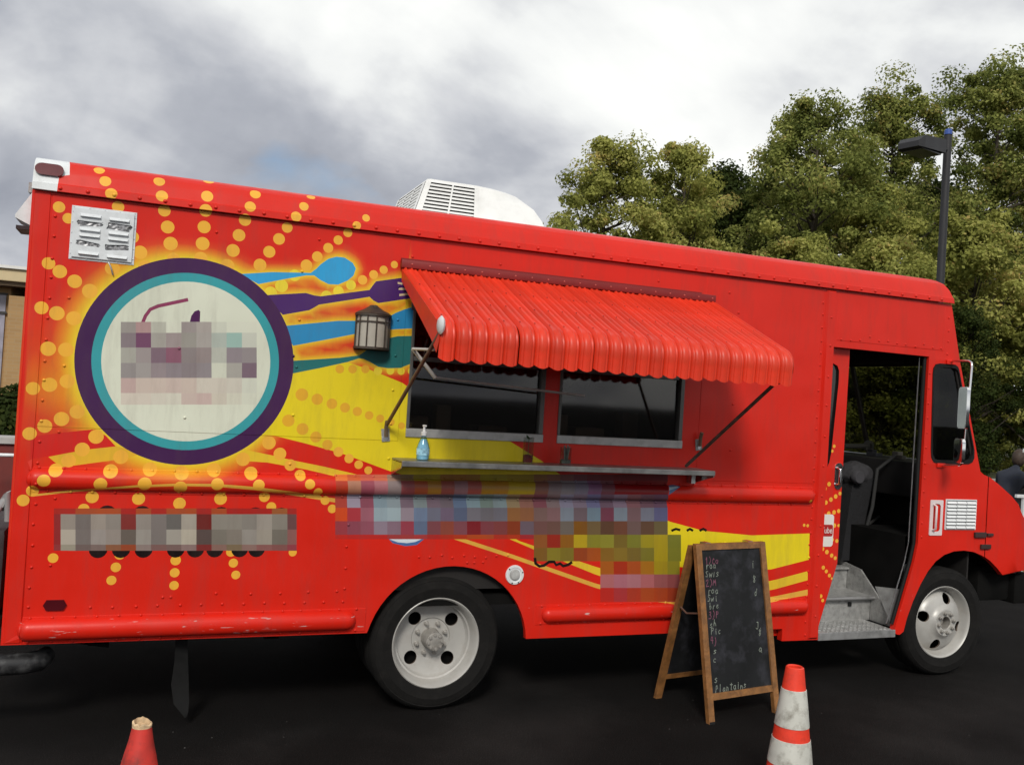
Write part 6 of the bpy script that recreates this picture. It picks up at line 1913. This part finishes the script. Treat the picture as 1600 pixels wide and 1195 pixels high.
# head with face and hair
bm = bmesh.new()
bmesh.ops.create_icosphere(bm, subdivisions=4, radius=1)
for q in bm.verts:
    x, y, z = q.co
    q.co = Vector((x * .092, y * .075, z * .115))
    if z < -.2:
        q.co.x += .012 * (-z)
        q.co.y *= 1 + .35 * z * .6
    if x > .7 and abs(y) < .22 and -.35 < z < .1:
        q.co.x += .018 * (1 - abs(y) / .22)
    if x > .6 and .05 < z < .25 and .2 < abs(y) < .6:
        q.co.x -= .006
hd_ = MB().bm(bm).build('head', skin_m, pe, smooth=80, loc=(.36, 0, 1.535), rot=(0, .25, 0))
bm = bmesh.new()
bmesh.ops.create_icosphere(bm, subdivisions=4, radius=1)
kill = [q for q in bm.verts if q.co.x > .45 and q.co.z < .55]
bmesh.ops.delete(bm, geom=kill, context='VERTS')
for q in bm.verts:
    x, y, z = q.co
    q.co = Vector((x * .102 - .006, y * .085, z * .125 + .006)) * (1 + .03 * math.sin(22 * y + 9 * z))
MB().bm(bm).build('hair', mat('brown_hair', (.045, .028, .018), .7, var=.3, scale=40), hd_, smooth=80)
for s_ in (-1, 1):
    MB().lathe([(.0005, -.012), (.018, -.008), (.02, 0), (.012, .008), (.0005, .01)], (0, s_ * .078, -.005), 'y', 12).build('ear', skin_m, hd_, smooth=60)
    MB().lathe([(.0005, -.008), (.009, -.004), (.009, .004), (.0005, .008)], (.083, s_ * .03, .012), 'x', 10).build('eye', mat('eye_white', (.6, .6, .58), .2), hd_, smooth=60)
MB().tube([(.088, -.022, -.055), (.094, 0, -.057), (.088, .022, -.055)], .005, 6).build('mouth', mat('lips', (.32, .12, .10), .5), hd_, smooth=60)
for s_ in (-1, 1):
    hj, he, hrad = [(0, 0, 0), (.045, 0, -.004), (.085, 0, -.008)], [(0, 1), (1, 2)], [.024, (.018, .034), (.014, .034)]
    for k_, (oy, l) in enumerate(((-.027, .055), (-.009, .068), (.009, .064), (.026, .05))):
        b_ = len(hj)
        hj += [(.088, oy, -.010), (.088 + l * .55, oy, -.022), (.088 + l * .85, oy, -.05)]
        he += [(2, b_), (b_, b_ + 1), (b_ + 1, b_ + 2)]
        hrad += [.010, .009, .0075]
    b_ = len(hj)
    hj += [(.04, s_ * -.042, -.006), (.075, s_ * -.06, -.02)]
    he += [(1, b_), (b_, b_ + 1)]
    hrad += [.012, .009]
    h_ = skinned('hand', hj, he, hrad, skin_m, pe, 1)
    h_.location = (.555, s_ * .16, .885)
# post with a white arm next to the person
po = empty('sign_post', (11.45, 3.5, 0))
tag(po, 'tan wooden post with a white top bracket at the right edge of the photo', 'post')
MB().box(-.09, .09, -.03, .03, 0, 1.58, bev=.006).build('post', mat('tan_wood', (.45, .30, .12), .7, var=.2, scale=9), po)
MB().box(-.16, .14, -.04, .04, 1.585, 1.635, bev=.01).build('top_bracket', M_WHITE, po)
MB().box(-.07, .07, -.036, -.031, .92, 1.12).build('white_notice', M_WHITE, po)
wr = empty('barrier_rail', (11.05, 3.4, 0))
tag(wr, 'white horizontal barrier rail in front of the person at the right edge', 'rail')
MB().box(0, 1.9, -.02, .02, 1.01, 1.05, bev=.004).build('rail', M_WHITE, wr)
for x in (.12, 1.7):
    MB().box(x, x + .04, -.018, .018, 0, 1.008).build('rail_post', M_WHITE, wr)
